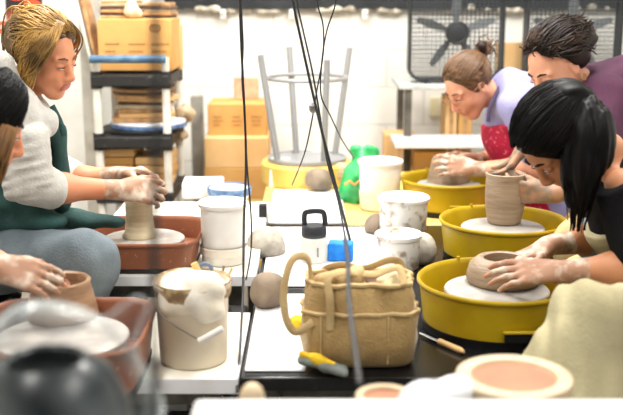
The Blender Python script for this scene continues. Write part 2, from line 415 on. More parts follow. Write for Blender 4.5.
# ------------------------------------------------------------------ pottery wheels
def sup(c, r, z, n=72, e=2.0, sx=1, sy=1):
    out = []
    for j in range(n):
        a = 2*PI*j/n; ca, sa = math.cos(a), math.sin(a); k = (abs(ca)**e+abs(sa)**e)**(-1/e)
        out.append(V((c[0]+r*sx*ca*k, c[1]+r*sy*sa*k, z)))
    return out
def wheel(c, zt, zp, zr, r, hr, m, e, label, sx=1, sy=1, latch=True, hc=None):
    t = thing('pottery_wheel', (c[0], c[1], zt), label, 'pottery wheel', 'pottery wheels')
    hc = hc or c
    obj('wheel_base', MB().loft([sup(c, r*.93, zt, e=e, sx=sx, sy=sy), sup(c, r*.95, zp+.004, e=e, sx=sx, sy=sy)]), M_blackmat, t)
    L = [sup(c, r*k, z, e=e, sx=sx, sy=sy) for k, z in ((.93, zp+.004), (.985, zr-.012), (1.0, zr-.011), (1.02, zr-.006), (1.02, zr), (1.0, zr+.004), (.975, zr), (.96, zr-.01), (.93, zp+.016))]
    pan = obj('splash_pan', MB().loft(L), m, t, angle=50)
    s = MB()
    for a in (PI*.62,): s.box((c[0]+r*.99*sx*math.cos(a), c[1]+r*.99*sy*math.sin(a), zr-.02), (.008, .008, .06))
    obj('pan_seam', s, m, pan)
    if latch:
        la = -PI/2+.12; q = V((c[0]+r*.97*sx*math.cos(la), c[1]+r*.97*sy*math.sin(la), zp+.018))
        l = obj('latch', MB().box(q, (.075, .014, .024)), M_blackmat, t, .003); obj('latch_lip', MB().box(q+V((0, -.006, .016)), (.085, .012, .007)), m, l, .002)
    obj('wheel_head', MB().lathe((hc[0], hc[1], 0), [(.02, zp), (.02, zr-.04), (hr-.004, zr-.04), (hr, zr-.036), (hr, zr-.028), (hr-.003, zr-.025), (hr*.6, zr-.0245), (.01, zr-.0245)], 56), M_head, t)
    return zr-.0245
def pot(c, prof, m, name, label, cat='pot', seg=48, wob=.004, group=None):
    o = obj(name, MB().lathe(c, prof, seg, wob=wob), m, None, angle=60); return tag(o, label, cat, group)
ZR = .648
w1 = P(497, 279, z=ZR); w2 = P(503, 219, z=ZR); w3 = P(449, 178, z=ZR)
h1 = wheel((w1.x, w1.y), TZ, .538, ZR, .205, .137, M_yellow, 2, 'yellow pottery wheel nearest the camera beside the tan tool bag')
h2 = wheel((w2.x, w2.y), TZ, .538, ZR, .205, .137, M_yellow, 2, 'middle yellow pottery wheel under the tall ribbed cylinder')
h3 = wheel((w3.x, w3.y), TZ, .538, ZR, .19, .13, M_yellow, 2, 'far yellow pottery wheel in front of the bun haired person')
w4 = P(143, 230, z=ZR); h4 = wheel((w4.x, w4.y), .555, .565, ZR, .187, .13, M_brown, 5, 'brown pottery wheel at the knee of the blonde woman', latch=False)
w5 = P(62, 325, z=ZR); h5 = wheel((w5.x, w5.y), TZ, .538, ZR, .195, .15, M_brown, 5, 'brown pottery wheel in the left foreground', latch=False)
def onhead(px, py, h): return P(px, py, z=h)
# pots being thrown
c = onhead(504, 284, h1); PC1 = V((c.x, c.y+.02, h1))
pot(PC1, [(.088, 0), (.096, .004), (.098, .02), (.09, .05), (.072, .066), (.058, .07), (.052, .066), (.056, .05), (.05, .02), (.01, .016)], M_clay, 'clay_bowl', 'low wide clay form under the hands of the black haired person', 'pot')
c = onhead(505, 224, h2); PC2 = V((c.x, c.y+.02, h2))
pot(PC2, [(.052, 0), (.056, .006), (.058, .02), (.064, .05), (.0665, .09), (.0655, .13), (.064, .152), (.066, .162), (.0665, .168), (.062, .17), (.058, .165), (.057, .12), (.055, .06), (.046, .015), (.01, .012)], M_clay, 'clay_cylinder', 'tall ribbed clay cylinder on the middle yellow wheel', 'pot')
c = onhead(449, 182, h3); PC3 = V((c.x, c.y+.02, h3))
pot(PC3, [(.086, 0), (.086, .008), (.08, .03), (.074, .06), (.07, .085), (.062, .1), (.04, .108), (.01, .11)], M_clay, 'clay_mound', 'rounded clay mound on the far yellow wheel', 'pot')
c = onhead(139, 238, h4); PC4 = V((c.x, c.y+.02, h4))
pot(PC4, [(.055, 0), (.056, .005), (.047, .018), (.043, .06), (.0425, .11), (.043, .15), (.041, .154), (.037, .15), (.036, .06), (.034, .015), (.005, .012)], mat('pale_wet_clay', (206, 192, 160), .5, (190, 174, 140), 9, stretch=(1, 1, 9), bump=.2), 'clay_cylinder', 'slender pale clay cylinder between the blonde woman\'s hands', 'pot')
c = onhead(63, 316, h5); PC5 = V((c.x, c.y, h5))
pot(PC5, [(.082, 0), (.084, .006), (.08, .03), (.074, .06), (.068, .082), (.07, .09), (.066, .094), (.06, .09), (.062, .06), (.066, .03), (.06, .012), (.01, .01)], mat('brown_wet_clay', (160, 126, 96), .45, (138, 106, 80), 9, stretch=(1, 1, 9), bump=.2), 'clay_bowl', 'wide brown clay bowl in the left foreground', 'pot')
# ------------------------------------------------------------------ buckets and tubs
def bucket(c, r0, r1, h, m, label, name='bucket', fill=None, fm=None, rim=True, bail=None, cat='bucket', group=None, wob=0):
    t = thing(name, c, label, cat, group)
    prof = [(r0-.006, 0), (r0, .005), (r1-.004, h-.016)]+([(r1+.002, h-.015), (r1+.004, h-.004)] if rim else [])+[(r1, h), (r1-.006, h-.002), (r0-.006, .01), (.01, .008)]
    obj('body', MB().lathe(c, prof, 44, wob=wob), m, t, angle=50)
    if fill: f = fill; rr = r0+(r1-r0)*f-.006; obj('contents', MB().lathe(c, [(rr, h*f-.004), (rr-.004, h*f), (.005, h*f+.002)], 36), fm, t)
    return t
def on(px, py, z, r): p = P(px, py, z=z); return V((p.x, p.y+r, z))
c = on(222, 268, .555, .07)
t = bucket(c, .068, .074, .195, M_bucket, 'white bucket of milky water beside the brown wheel of the blonde woman', fill=.9, fm=M_slip)
q = c+V((0, 0, .195))
obj('slip_mark', MB().lathe(c, [(.0712, .03), (.0745, .055), (.0735, .056), (.0722, .03)], 40, cap0=False, cap1=False), mat('slip_film', (222, 214, 200), .4), t)
c = on(381, 213, TZ, .08)
t = bucket(c, .078, .088, .2, M_bucket, 'white bucket holding milky water beside the green bag', fill=.93, fm=M_slip)
obj('slip_mark', MB().lathe(c, [(.0795, .01), (.084, .075), (.0825, .076), (.0785, .01)], 40, cap0=False, cap1=False), mat('clay_film', (228, 206, 180), .4, (238, 226, 208), 9), t)
c = on(405, 243, TZ, .088)
bucket(c, .082, .09, .15, M_splat, 'clay splattered white tub left of the middle yellow wheel', name='tub', fill=.7, fm=M_slip, cat='tub', group='splattered tubs')
c = on(400, 274, TZ, .075)
t = bucket(c, .066, .072, .115, M_splat, 'smaller splattered white tub right behind the tan tool bag', name='tub', fill=.85, fm=M_slip, cat='tub', group='splattered tubs')
# slurry bucket in front left
cB = on(190, 372, TZ, .083)
t = bucket(cB, .08, .09, .2, M_bucketclay, 'clay stained bucket heaped with white slip and tools on the front left table', fill=.86, fm=M_slip)
s = SDF(.004); s.ell(cB+V((.005, 0, .182)), (.08, .075, .03)); s.ell(cB+V((.02, -.02, .2)), (.045, .04, .02)); s.ell(cB+V((-.03, .0, .196)), (.04, .05, .018)); s.ell(cB+V((.035, -.05, .19)), (.045, .035, .045)); s.ell(cB+V((-.01, -.058, .165)), (.06, .032, .05)); s.ell(cB+V((.045, -.055, .14)), (.035, .03, .03)); s.noise = wrinkle(.0025, 70, 3)
sobj('slip_heap', s, mat('thick_white_slip', (240, 234, 222), .35, (230, 218, 196), 14, bump=.2), t)
obj('bail_wire', MB().tube(smooth_path([cB+V((-.09, -.02, .15)), cB+V((-.06, -.075, .13)), cB+V((0, -.1, .1)), cB+V((.03, -.105, .085))]), .0016), M_dkmetal, t)
obj('bail_grip', MB().tube([cB+V((.025, -.106, .083)), cB+V((.08, -.098, .112))], .008, 10), M_bucket, t)
obj('clay_crust', MB().lathe(cB, [(.0885, .16), (.0935, .19), (.092, .203), (.086, .2)], 30, cap0=False, cap1=False, wob=.03), mat('dark_clay_crust', (128, 104, 74), .8, (190, 164, 124), 40), t)
def tool(name, pts, r, m, label, extra=None):
    t = thing(name, pts[0], label, 'tool', 'tools in the slurry bucket'); obj('handle', MB().tube(pts, r, 10), m, t)
    if extra: extra(t)
    return t
a = P(205, 285, Y=2.33); b = P(194, 263, Y=2.33)
tool('wooden_rib_tool', [a, b], [.006, .009], M_woodtool, 'pale wooden tool leaning in the slurry bucket left of the ring')
a = P(207, 288, Y=2.35); b = P(206, 278, Y=2.35)
def ringf(t):
    q = P(205, 270, Y=2.35); obj('loop', MB().tube([q+V((.016*math.cos(k*PI/10), 0, .016*math.sin(k*PI/10))) for k in range(21)], .005, 8), mat('blue_grey_grip', (96, 110, 130), .5), t)
tool('ring_tool', [a, b], [.005, .006], M_dkmetal, 'tool ending in a blue grey ring in the slurry bucket', ringf)
for k, (x0, x1, y1) in enumerate(((219, 224, 266), (222, 232, 268))):
    tool('needle_tool', [P(x0, 290, Y=2.34), P(x1, y1, Y=2.36)], [.004, .003], M_woodtool if k else mat('reddish_wood', (150, 110, 90), .6), ('thin reddish stick standing upright in the slurry bucket', 'thin pale stick leaning right in the slurry bucket')[k])
# white plaster block + speckled dish behind the left bucket
p = P(203, 203, z=.555)
tag(obj('plaster_block', MB().box((p.x-.01, p.y+.12, .555+.036), (.165, .14, .072), rotz(.05)), M_bucket, None, .008), 'white plaster block behind the white bucket on the left', 'block')
c = on(222, 216, .555, .1); c = V((c.x+.01, c.y+.14, .555))
t = thing('glaze_dish', c, 'shallow white dish with a speckled blue rim behind the left bucket', 'dish')
obj('body', MB().lathe(c, [(.06, 0), (.08, .03), (.084, .06), (.08, .06), (.074, .03), (.01, .01)], 40), M_whitelam, t)
obj('rim_band', MB().lathe(c, [(.081, .034), (.086, .036), (.089, .062), (.086, .066), (.08, .062)], 40, cap0=False, cap1=False), M_blueedge, t)
# water bottle
c = on(314, 264, TZ+.006, .036)
t = thing('water_bottle', c, 'white water bottle with charcoal carry lid behind the tool bag', 'bottle')
obj('body', MB().lathe(c, [(.041, 0), (.044, .006), (.044, .068), (.042, .078), (.038, .083), (.03, .084)], 40), M_bottle, t)
ld = obj('lid', MB().lathe(c, [(.037, .083), (.04, .086), (.041, .092), (.04, .112), (.035, .12), (.005, .122)], 40), M_lid, t)
obj('carry_loop', MB().tube(smooth_path([c+V((-.03, 0, .115)), c+V((-.031, 0, .15)), c+V((-.022, 0, .163)), c+V((.022, 0, .165)), c+V((.033, 0, .152)), c+V((.036, 0, .12))], 6), .0085, 8, flat=(0, 1, 0)), M_lid, ld)
obj('mark', MB().box(c+V((.012, -.0438, .04)), (.006, .002, .03)), M_steel, t)
# blue sponge block
p = on(341, 262, TZ+.006, .03)
tag(obj('cleaning_sponge', MB().box(p+V((0, 0, .03)), (.082, .06, .06), rotz(-.1)), M_blue, None, .006), 'bright blue sponge block right of the water bottle', 'sponge')
# clay lumps
def lump(c, r, m, name, label, seed, cat='clay', amp=.004, group=None, f=35, k=None):
    s = SDF(.005); R = k or (r, r, r*.8)
    s.ell(c+V((0, 0, R[2]*.92)), R); s.ell(c+V((R[0]*.3, R[1]*.2, R[2]*.6)), (R[0]*.75, R[1]*.8, R[2]*.6)); s.ell(c+V((-R[0]*.25, 0, R[2]*.55)), (R[0]*.78, R[1]*.8, R[2]*.55))
    s.noise = wrinkle(amp, f, seed); z0 = c.z; s.cuts.append(lambda x, y, z: z0-z+0*x+0*y)
    return tag(sobj(name, s, m), label, cat, group)
lump(on(265, 311, TZ+.006, .045), .05, M_claydark, 'clay_ball', 'round brown clay ball on the white glare slab left of the tool bag', 1, k=(.049, .047, .052), amp=.0045, f=26)
lump(on(317, 193, TZ+.012, .05), .06, M_claydark, 'clay_lump', 'brown clay lump on the white board in front of the upturned stool', 2, k=(.064, .05, .056), amp=.006, f=30)
lump(on(264, 258, TZ, .045), .055, M_claygrey, 'clay_bag', 'crumpled grey clay lump right of the left white bucket', 4, amp=.006, k=(.055, .055, .056))
lump(on(424, 266, TZ, .045), .05, M_claygrey, 'clay_lump', 'grey clay lump beside the near yellow wheel behind the splattered tubs', 5, k=(.04, .05, .05))
lump(on(377, 236, TZ, .04), .05, M_claydark, 'clay_lump', 'small brown clay lump left of the splattered tub', 6, k=(.04, .05, .036))
lump(on(342, 186, TZ+.012, .04), .05, M_greige, 'clay_lump', 'pale clay lump between the brown lump and green bag', 8, k=(.05, .04, .05))
# green bag
p = on(362, 206, TZ, .07)
s = SDF(.005); s.ell(p+V((0, .03, .08)), (.075, .07, .095)); s.ell(p+V((.01, .03, .16)), (.05, .05, .05)); s.ell(p+V((-.02, .02, .05)), (.07, .06, .06)); s.cone(p+V((-.005, .03, .17)), p+V((-.03, .03, .21)), .02, .026); s.cone(p+V((0, .03, .17)), p+V((.04, .03, .21)), .018, .03, flat=(0, 1, 0), ff=2); s.noise = wrinkle(.006, 60, 9)
z0 = TZ; s.cuts.append(lambda x, y, z: TZ-z+0*x+0*y)
t = thing('plastic_bag', p, 'knotted green plastic bag beside the white bucket', 'bag'); sobj('bag_body', s, M_green, t)
obj('tie', MB().tube([p+V((-.07+.02*k, -.045-.01*math.sin(k), .085+.014*(k % 2))) for k in range(5)], .006), M_card, t)
# small white box with dark slot
p = on(280, 189, TZ, .04)
t = thing('tissue_box', p, 'small white box with a dark open top left of the brown clay lump', 'box')
obj('box_body', MB().box(p+V((0, .03, .04)), (.1, .09, .08), taper=.9), M_bucket, t, .004)
obj('opening', MB().box(p+V((0, .03, .0815)), (.075, .06, .004)), M_blackmat, t)
obj('flap', MB().box(p+V((0, .078, .1)), (.085, .006, .04), Matrix.Rotation(-.3, 3, 'X')), M_bucket, t)
obj('dial', MB().lathe(p+V((.02, -.013, .03)), [(.009, 0), (.009, .004)], 14, ax=Matrix.Rotation(PI/2, 3, 'X')), M_dkmetal, t)
# dark pail under yellow table corner
p = P(263, 212, Y=3.64); 
tag(obj('cast_bracket', MB().box((p.x, 3.64, p.z-.02), (.03, .03, .1)), M_blackmat, None, .003), 'dark bracket hanging below the corner of the yellow table', 'bracket')
# ------------------------------------------------------------------ upturned stool
cS = V((X(307, 4.5), 4.5, TZ)); sc_ = 4.42/1000
t = thing('upturned_stool', cS, 'upturned metal stool with yellow seat on the yellow table', 'stool')
obj('seat', MB().lathe(cS, [(.195, 0), (.206, .006), (.209, .09), (.2, .1), (.02, .1)], 56), mat('yellow_seat', (228, 196, 104), .45, (214, 178, 84), 6), t)
obj('seat_plate', MB().lathe(cS, [(.175, .1), (.18, .104), (.18, .118), (.17, .12), (.165, .112), (.01, .11)], 56), M_stoolmetal, t)
zt = .12
for (xb, yb), (xt, yt) in zip(((-.13, -.1), (-.05, .13), (.075, -.13), (.13, .1)), ((-.195, -.13), (-.08, .2), (.085, -.19), (.19, .14))):
    obj('leg', MB().tube([cS+V((xb, yb, zt-.01)), cS+V((xt*1.03, yt, .585+.015*(yt > 0)-.015*(yt < -.15)))], .0145, 10), M_stoolmetal, t)
obj('foot_ring', MB().tube([cS+V((.178*math.cos(2*PI*k/40), .178*math.sin(2*PI*k/40), .475)) for k in range(41)], .009, 8), M_stoolmetal, t)
# ------------------------------------------------------------------ cartons by the wall
def carton(px0, px1, py0, py1, Y, d, m, label, name='carton', group=None, prt=None, rz=0):
    a = P(px0, py1, Y=Y); b = P(px1, py0, Y=Y); c = V(((a.x+b.x)/2, Y+d/2, (a.z+b.z)/2)); sz = (b.x-a.x, d, b.z-a.z)
    t = thing(name, (c.x, c.y, a.z), label, 'box', group)
    obj('box_body', MB().box(c, sz, rotz(rz)), m, t, .004)
    obj('flap_seam', MB().box(c+V((0, 0, sz[2]/2)), (sz[0]*.98, .004, .003)), M_bat, t)
    if prt: prt(t, a, b, Y)
    return t
def prt_rows(t, a, b, Y, rows=((.62, 3), (.5, 3), (.38, 3))):
    w = b.x-a.x; h = b.z-a.z
    for i in range(3):
        mb = MB()
        for fz, n in rows:
            x = a.x+w*(.1+.32*i); ln = w*random.uniform(.11, .2); xx = x
            while xx < x+ln: l = random.uniform(.005, .011); mb.box((xx+l/2, Y-.001, a.z+h*fz), (l, .002, .006)); xx += l+.004
        obj('print_column', mb, M_ink, t)
# all cartons stack from a floor pallet upward
pz = P(236, 168, Y=4.9).z
carton(205, 268, 168, 199, 4.9, .34, M_card, 'lower brown carton by the back wall below the pale carton', group='cartons by the wall')
carton(205, 268, 138, 168, 4.9, .36, M_cardlight, 'pale carton under the printed carton by the back wall', group='cartons by the wall')
carton(208, 267, 104, 138, 4.98, .3, M_card, 'top carton printed with three columns of text by the back wall', group='cartons by the wall', prt=prt_rows)
zlow = P(236, 199, Y=4.9).z
q = P(236, 190, Y=4.9); t = thing('wooden_crate', (q.x, 5.07, 0), 'wooden crate under the cartons by the back wall', 'crate')
obj('crate_body', MB().box((q.x, 5.07, zlow/2), (.33, .34, zlow)), M_yellowwood, t, .005); obj('slat', MB().box((q.x, 4.895, zlow*.6), (.33, .012, .06)), M_yellowwood, t)
p = P(249, 104, Y=5.4); q = P(249, 74, Y=5.4)
z0c = P(236, 104, Y=4.98).z
tag(obj('foam_board', MB().box((p.x, 5.34, (z0c+q.z)/2), (.13, .03, q.z-z0c)), M_foam, None, .004), 'pink speckled board leaning behind the top carton', 'board')
fb = bpy.data.objects['foam_board']; fb.location.y = 5.2
p = P(197, 100, Y=5.3)
tag(obj('grey_post', MB().box((p.x, 5.3, .415), (.065, .05, .83)), mat('grey_board', (164, 160, 150), .7, (138, 134, 124), 12), None, .004), 'grey upright plank between the shelf and the cartons', 'plank')
# ------------------------------------------------------------------ utility shelf with bats
sx0, sx1, sy0, sy1 = X(97.5, 4.4, .9), X(166, 4.4, .9), 4.4, 4.8
zt1 = P(130, 74, Y=4.38).z; zt2 = P(130, 136, Y=4.38).z; zt3 = .5
t = thing('utility_shelf', ((sx0+sx1)/2, 4.6, 0), 'white and black utility shelf stacked with boards behind the blonde woman', 'shelf')
for z in (zt1, zt2, zt3):
    obj('shelf_tray', MB().box(((sx0+sx1)/2, 4.6, z-.03), (sx1-sx0+.04, .46, .05)), M_shelfblack, t, .006)
for x in (sx0, sx1):
    for y in (sy0, sy1):
        pb = obj('post', MB().tube([(x, y, 0), (x, y, zt1+.07)], .019, 14), M_postwhite, t)
        for z in (zt1, zt2): obj('corner_socket', MB().tube([(x, y, z-.065), (x, y, z+.01)], .026, 14), M_shelfblack, pb)
zb = P(128, 59, Y=4.37).z
obj('blue_rail', MB().tube([(X(91, 4.36, 1), 4.36, zb), (X(166, 4.36, 1), 4.36, zb)], .018, 12), M_bluebar, t)
def prt_box(t, a, b, Y):
    prt_rows(t, a, b, Y, ((.52, 3), (.38, 3), (.3, 3), (.18, 3)))
    w = b.x-a.x; h = b.z-a.z; q = V((a.x+w*.78, Y-.001, a.z+h*.83))
    l = obj('round_logo', MB().tube([q+V((.021*math.cos(k*PI/12), 0, .015*math.sin(k*PI/12))) for k in range(25)], .003, 6), M_ink, t)
    obj('logo_bars', MB().box(q+V((0, 0, .004)), (.026, .002, .004)).box(q+V((0, 0, -.005)), (.022, .002, .004)), M_ink, l)
zz = zt1-.005
a_ = P(99, 18, Y=4.48); b_2 = P(172, 71, Y=4.48)
tb = carton(99, 171, 19, 71, 4.45, .3, M_card, 'large printed carton with round logo on the top shelf', prt=prt_box)
carton(168, 180, 25, 70, 4.72, .1, M_cardlight, 'narrow pale carton behind the large printed carton')
def stack(cx, cy, z, items, group, labels):
    for i, (r, th, m, dx, rnd) in enumerate(items):
        if rnd: o = obj('throwing_bat', MB().lathe((cx+dx, cy, z), [(r-.003, 0), (r, .003), (r, th-.003), (r-.003, th), (.01, th)], 40), m)
        else: o = obj('throwing_bat', MB().box((cx+dx, cy, z+th/2), (r*2, r*1.6, th), rotz(random.uniform(-.25, .25))), m, None, .003)
        tag(o, labels[i], 'bat', group); z += th+.0005
    return z
cx = (sx0+sx1)/2+.01; zs = zt2-.004
its = [(.185, .018, M_blackmat, -.0, True), (.175, .016, M_blueedge, .03, True), (.17, .012, M_whitelam, .03, True), (.13, .022, M_bat, .0, False), (.125, .02, M_cardlight, .02, False), (.115, .016, M_bat, .015, False), (.12, .018, M_greige, .02, False), (.11, .012, M_batdark, .02, False), (.115, .02, M_cardlight, .03, False), (.14, .014, M_bat, .01, True), (.14, .012, M_batdark, .01, True), (.142, .012, M_bat, .01, True), (.145, .01, M_batdark, .01, True)]
lb = ['black round bat at the bottom of the middle shelf stack', 'blue glazed round bat second from the bottom of the middle shelf stack', 'white round bat above the blue one on the middle shelf', 'thick tan board above the white bat on the middle shelf', 'pale square board fifth from the bottom of the middle shelf stack', 'tan square board sixth from the bottom of the middle shelf stack', 'greyish board in the middle of the middle shelf stack', 'thin dark board in the middle of the middle shelf stack', 'pale thick board beneath the round tan bats', 'lowest round tan bat near the top of the middle shelf stack', 'dark round bat between the two round tan bats', 'upper round tan bat under the dark top one', 'dark round bat topping the middle shelf stack']
zs = stack(cx, 4.6, zs, its, 'bats on the middle shelf', lb)
# boards on top of carton
zc = P(130, 19, Y=4.45).z
its = [(.09, .012, M_bat, -.07, False), (.075, .012, M_batdark, -.08, False), (.085, .014, M_bat, -.07, False), (.08, .012, M_batdark, -.075, False), (.085, .014, M_greige, -.07, False), (.08, .012, M_bat, -.07, False)]
stack(cx, 4.6, zc, its, 'boards on the printed carton, left pile', [f'{n} board of the left pile on the printed carton' for n in ('lowest tan', 'lower dark', 'middle tan', 'middle dark', 'pale grey', 'top brown')])
its = [(.06, .012, M_batdark, .1, False), (.065, .014, M_bat, .1, False), (.06, .012, M_greige, .1, False), (.065, .014, M_batdark, .1, False), (.06, .014, M_bat, .1, False)]
stack(cx, 4.6, zc, its, 'boards on the printed carton, right pile', [f'{n} board of the right pile on the printed carton' for n in ('lowest dark', 'lower tan', 'pale middle', 'upper dark', 'top tan')])
p = V((P(134, 19, Y=4.5).x, 4.49, zc)); s = SDF(.005); s.ell(p+V((0, 0, .025)), (.042, .03, .028)); s.cone(p+V((0, 0, .03)), p+V((0, 0, .07)), .022, .008); s.noise = wrinkle(.005, 70, 12); s.cuts.append(lambda x, y, z: zc-z+0*x+0*y)
tag(sobj('paper_bag', s, mat('pale_kraft_paper', (228, 208, 172), .8, (206, 184, 146), 16)), 'crumpled pale paper bag on the printed carton', 'paper bag')
# lower shelf wood boards
a = zt3-.004
for i in range(9):
    th = .034; x = (sx0+sx1)/2+(.075 if i % 2 else -.08); 
    z = a+(i//2)*.038
    tag(obj('wood_slab', MB().box((x, 4.58, z+th/2), (.145, .3, th), rotz(random.uniform(-.04, .04))), M_cardlight if i % 3 else M_card, None, .004), f'{["left","right"][i%2]} wood slab in {["bottom","second","third","fourth","fifth"][i//2]} layer on the lowest shelf', 'wood slab', 'wood slabs on the lowest shelf')
# leaning boards left of the shelf
for k, (px, m, n) in enumerate(((86, M_bat, 'brown leaning board left of the printed carton'), (81, M_creamlam, 'cream leaning board left of the brown one'))):
    a = P(px+14, 62, Y=4.6); b = P(px-3, -8, Y=4.6)
    d = b-a; o = MB(); ang = math.atan2(d.x, d.z); low = a-d*((a.z-zt1-.002)/d.z); L_ = (b-low).length
    o.box((low+b)/2, (.014, .16, L_), Matrix.Rotation(ang, 3, 'Y')); tag(obj('leaning_board', o, m, None, .003), n, 'board', 'boards leaning left of the shelf')
# white bags / ragged stuff on right of shelf
for k, (px, py, sz, n) in enumerate(((184, 112, .045, 'ragged white scrap sticking out right of the middle shelf'), (182, 136, .04, 'lower white scrap right of the middle shelf'))):
    p = P(px, py, Y=4.75); s = SDF(.005); s.ell(p, (sz, sz*1.2, sz*.7)); s.noise = wrinkle(.008, 60, 20+k)
    s.cone(p, V((sx1+.0, 4.79, p.z)), .02, .02)
    tag(sobj('plaster_scrap', s, M_creampot), n, 'scrap', 'scraps beside the shelf')
# ------------------------------------------------------------------ fans and steel table
zf = P(440, 85, Y=4.95).z; fx0 = X(403, 4.95, .9); 
t = thing('steel_table', (fx0+.45, 5.2, 0), 'grey steel table with a lower shelf under the box fans', 'table')
obj('tabletop', MB().box((fx0+.68, 5.19, zf-.012), (1.4, .46, .024)), mat('pale_worn_steel', (186, 190, 186), .5, (160, 164, 160), 12), t, .004)
for x in (fx0+.03, fx0+1.33):
    for y in (4.99, 5.42): obj('leg', MB().box((x, y, (zf-.024)/2), (.035, .035, zf-.024)), M_dkmetal, t, .003)
zl = P(430, 146, Y=4.75).z
obj('lower_shelf', MB().box((fx0+.6, 4.9, zl), (1.3, .3, .025)), mat('pale_shelf', (206, 208, 214), .4), t, .004)
def box_fan(cx, Y, z0, label):
    S = .5; t = thing('box_fan', (cx, Y, z0), label, 'fan', 'box fans')
    r = .06; pts = []
    for qx, qz, a0 in ((1, 1, 0), (-1, 1, PI/2), (-1, -1, PI), (1, -1, 1.5*PI)):
        for k in range(6):
            a = a0+k*PI/10; pts.append(V((cx+qx*(S/2-r-.012)+r*math.cos(a), Y, z0+S/2+qz*(S/2-r-.012)+r*math.sin(a))))
    fr = MB(); L = []
    for dy, k in ((-.06, 1), (.06, 1), (.06, .955), (-.06, .955)):
        L.append([V((cx+(p.x-cx)*k, Y+dy, z0+S/2+(p.z-z0-S/2)*k)) for p in pts])
    L.append(L[0]); obj('frame', fr.loft(L, False, False), M_fan, t, .003)
    for sy in (-.055, .055):
        g = MB()
        for k in range(-10, 11):
            o = k*.0215; g.tube([(cx+o, Y+sy, z0+.02), (cx+o, Y+sy, z0+S-.02)], .0021, 4)
            g.tube([(cx-.225, Y+sy, z0+S/2+o), (cx+.225, Y+sy, z0+S/2+o)], .0021, 4)
        gr = obj('grille', g, M_fanwire, t)
        if sy < 0: obj('centre_badge', MB().lathe((cx, Y+sy-.002, z0+S/2), [(.06, 0), (.06, .008), (.05, .012), (.045, .008), (.03, .012), (.01, .012)], 30, ax=Matrix.Rotation(PI/2, 3, 'X')), M_fan, gr)
    obj('motor', MB().lathe((cx, Y+.03, z0+S/2), [(.05, 0), (.05, .05), (.035, .06)], 24, ax=Matrix.Rotation(PI/2, 3, 'X')), M_fan, t)
    for k in range(5):
        a = 2*PI*k/5-PI/2; R = Matrix.Rotation(a, 3, 'Y'); b = MB()
        vs = []
        for i in range(7):
            u = .045+.16*i/6; wd = .011+.013*math.sin(PI*min(1, i/5*.8)); tw = .5-.2*i/6
            for s_ in (-1, 1):
                for th in (-.0015, .0015): vs.append(V((cx, Y, z0+S/2))+R @ V((u, s_*wd*math.sin(tw)+th, s_*wd*math.cos(tw))))
        fs = []
        for i in range(6):
            o = i*4; n = o+4; fs += [(o, n, n+2, o+2), (o+3, n+3, n+1, o+1), (o+1, n+1, n, o), (o+2, n+2, n+3, o+3)]
        fs += [(0, 2, 3, 1), (25, 27, 26, 24)]
        obj('blade', b.add(vs, fs), M_blade, t)
    obj('foot', MB().box((cx-.15, Y, z0+.005), (.03, .16, .012)), M_fan, t); obj('foot', MB().box((cx+.15, Y, z0+.005), (.03, .16, .012)), M_fan, t)
fc = (P(407, 50, Y=5.05).x+P(506, 50, Y=5.05).x)/2
box_fan(fc, 5.1, zf, 'charcoal box fan above the bun haired person')
box_fan((P(527, 50, Y=5.05).x+P(621, 50, Y=5.05).x)/2, 5.1, zf, 'charcoal box fan behind the curly haired person')
# cardboard near fan table
carton(414, 448, 152, 172, 4.85, .3, M_card, 'tan carton standing below the steel table shelf', group='boxes near the steel table')
p = P(457, 140, Y=5.1); 
for k, (px, y0, w_, m, n) in enumerate(((452, 97, .058, M_cardlight, 'narrow tan carton behind the steel shelf near the outlet'), (466, 100, .07, M_card, 'brown carton right of the narrow one behind the steel shelf'))):
    a = P(px, y0, Y=5.1); z0 = 0
    t = thing('carton', (a.x, 5.2, z0), n, 'box', 'boxes near the steel table'); obj('box_body', MB().box((a.x, 5.2, (z0+a.z)/2), (w_, .2, a.z-z0)), m, t, .004); obj('tape', MB().box((a.x, 5.099, (z0+a.z)/2), (.02, .003, a.z-z0-.01)), M_bat, t)
a = P(404, 135, Y=5.2)
t = thing('carton', (a.x-.02, 5.3, 0), 'tan carton on the floor left of the steel table', 'box', 'boxes near the steel table'); obj('box_body', MB().box((a.x-.02, 5.3, a.z/2), (.16, .2, a.z)), M_cardlight, t, .004); obj('tape', MB().box((a.x-.02, 5.199, a.z/2), (.025, .003, a.z-.02)), M_bat, t)
a = P(516, 42, Y=5.45); z0 = zf
tag(obj('cardboard_sheet', MB().box((a.x-.02, 5.4, (zf+a.z)/2), (.2, .012, a.z-zf)), M_cardlight, None, .002), 'tan cardboard sheet standing between the two fans', 'cardboard')
# ------------------------------------------------------------------ tool bag
zb0 = TZ+.003
bb = P(360, 369, z=zb0); bc = V((bb.x, bb.y+.075, zb0)); HW, HD, BH = .128, .072, .2
t = thing('tool_bag', bc, 'tan canvas tool bag with pockets and loop handles on the black table', 'bag')
def bl(z, k, kd=1, w=0): return [V((p.x+(.005*math.sin(9*i/12+z*40)+.003*math.sin(i*1.9+z*60))*w, p.y+(.005*math.cos(7*i/12+z*30)+.004*math.sin(i*1.3+z*50))*w, z)) for i, p in enumerate(sup((bc.x, bc.y), 1, z, 64, 4.5, HW*k, HD*k*kd))]
obj('bag_body', MB().loft([bl(zb0+z, k, kd, w) for z, k, kd, w in ((0, .95, .95, 0), (.01, 1, 1, 0), (.06, 1.02, 1.05, 1), (.12, 1.01, 1.04, 1), (.17, .98, 1.0, 1), (BH, .95, .95, 1), (BH+.002, .93, .92, 1), (.17, .95, .94, 1), (.06, .95, .95, 0), (.015, .92, .92, 0))]), M_canvas, t, angle=60)
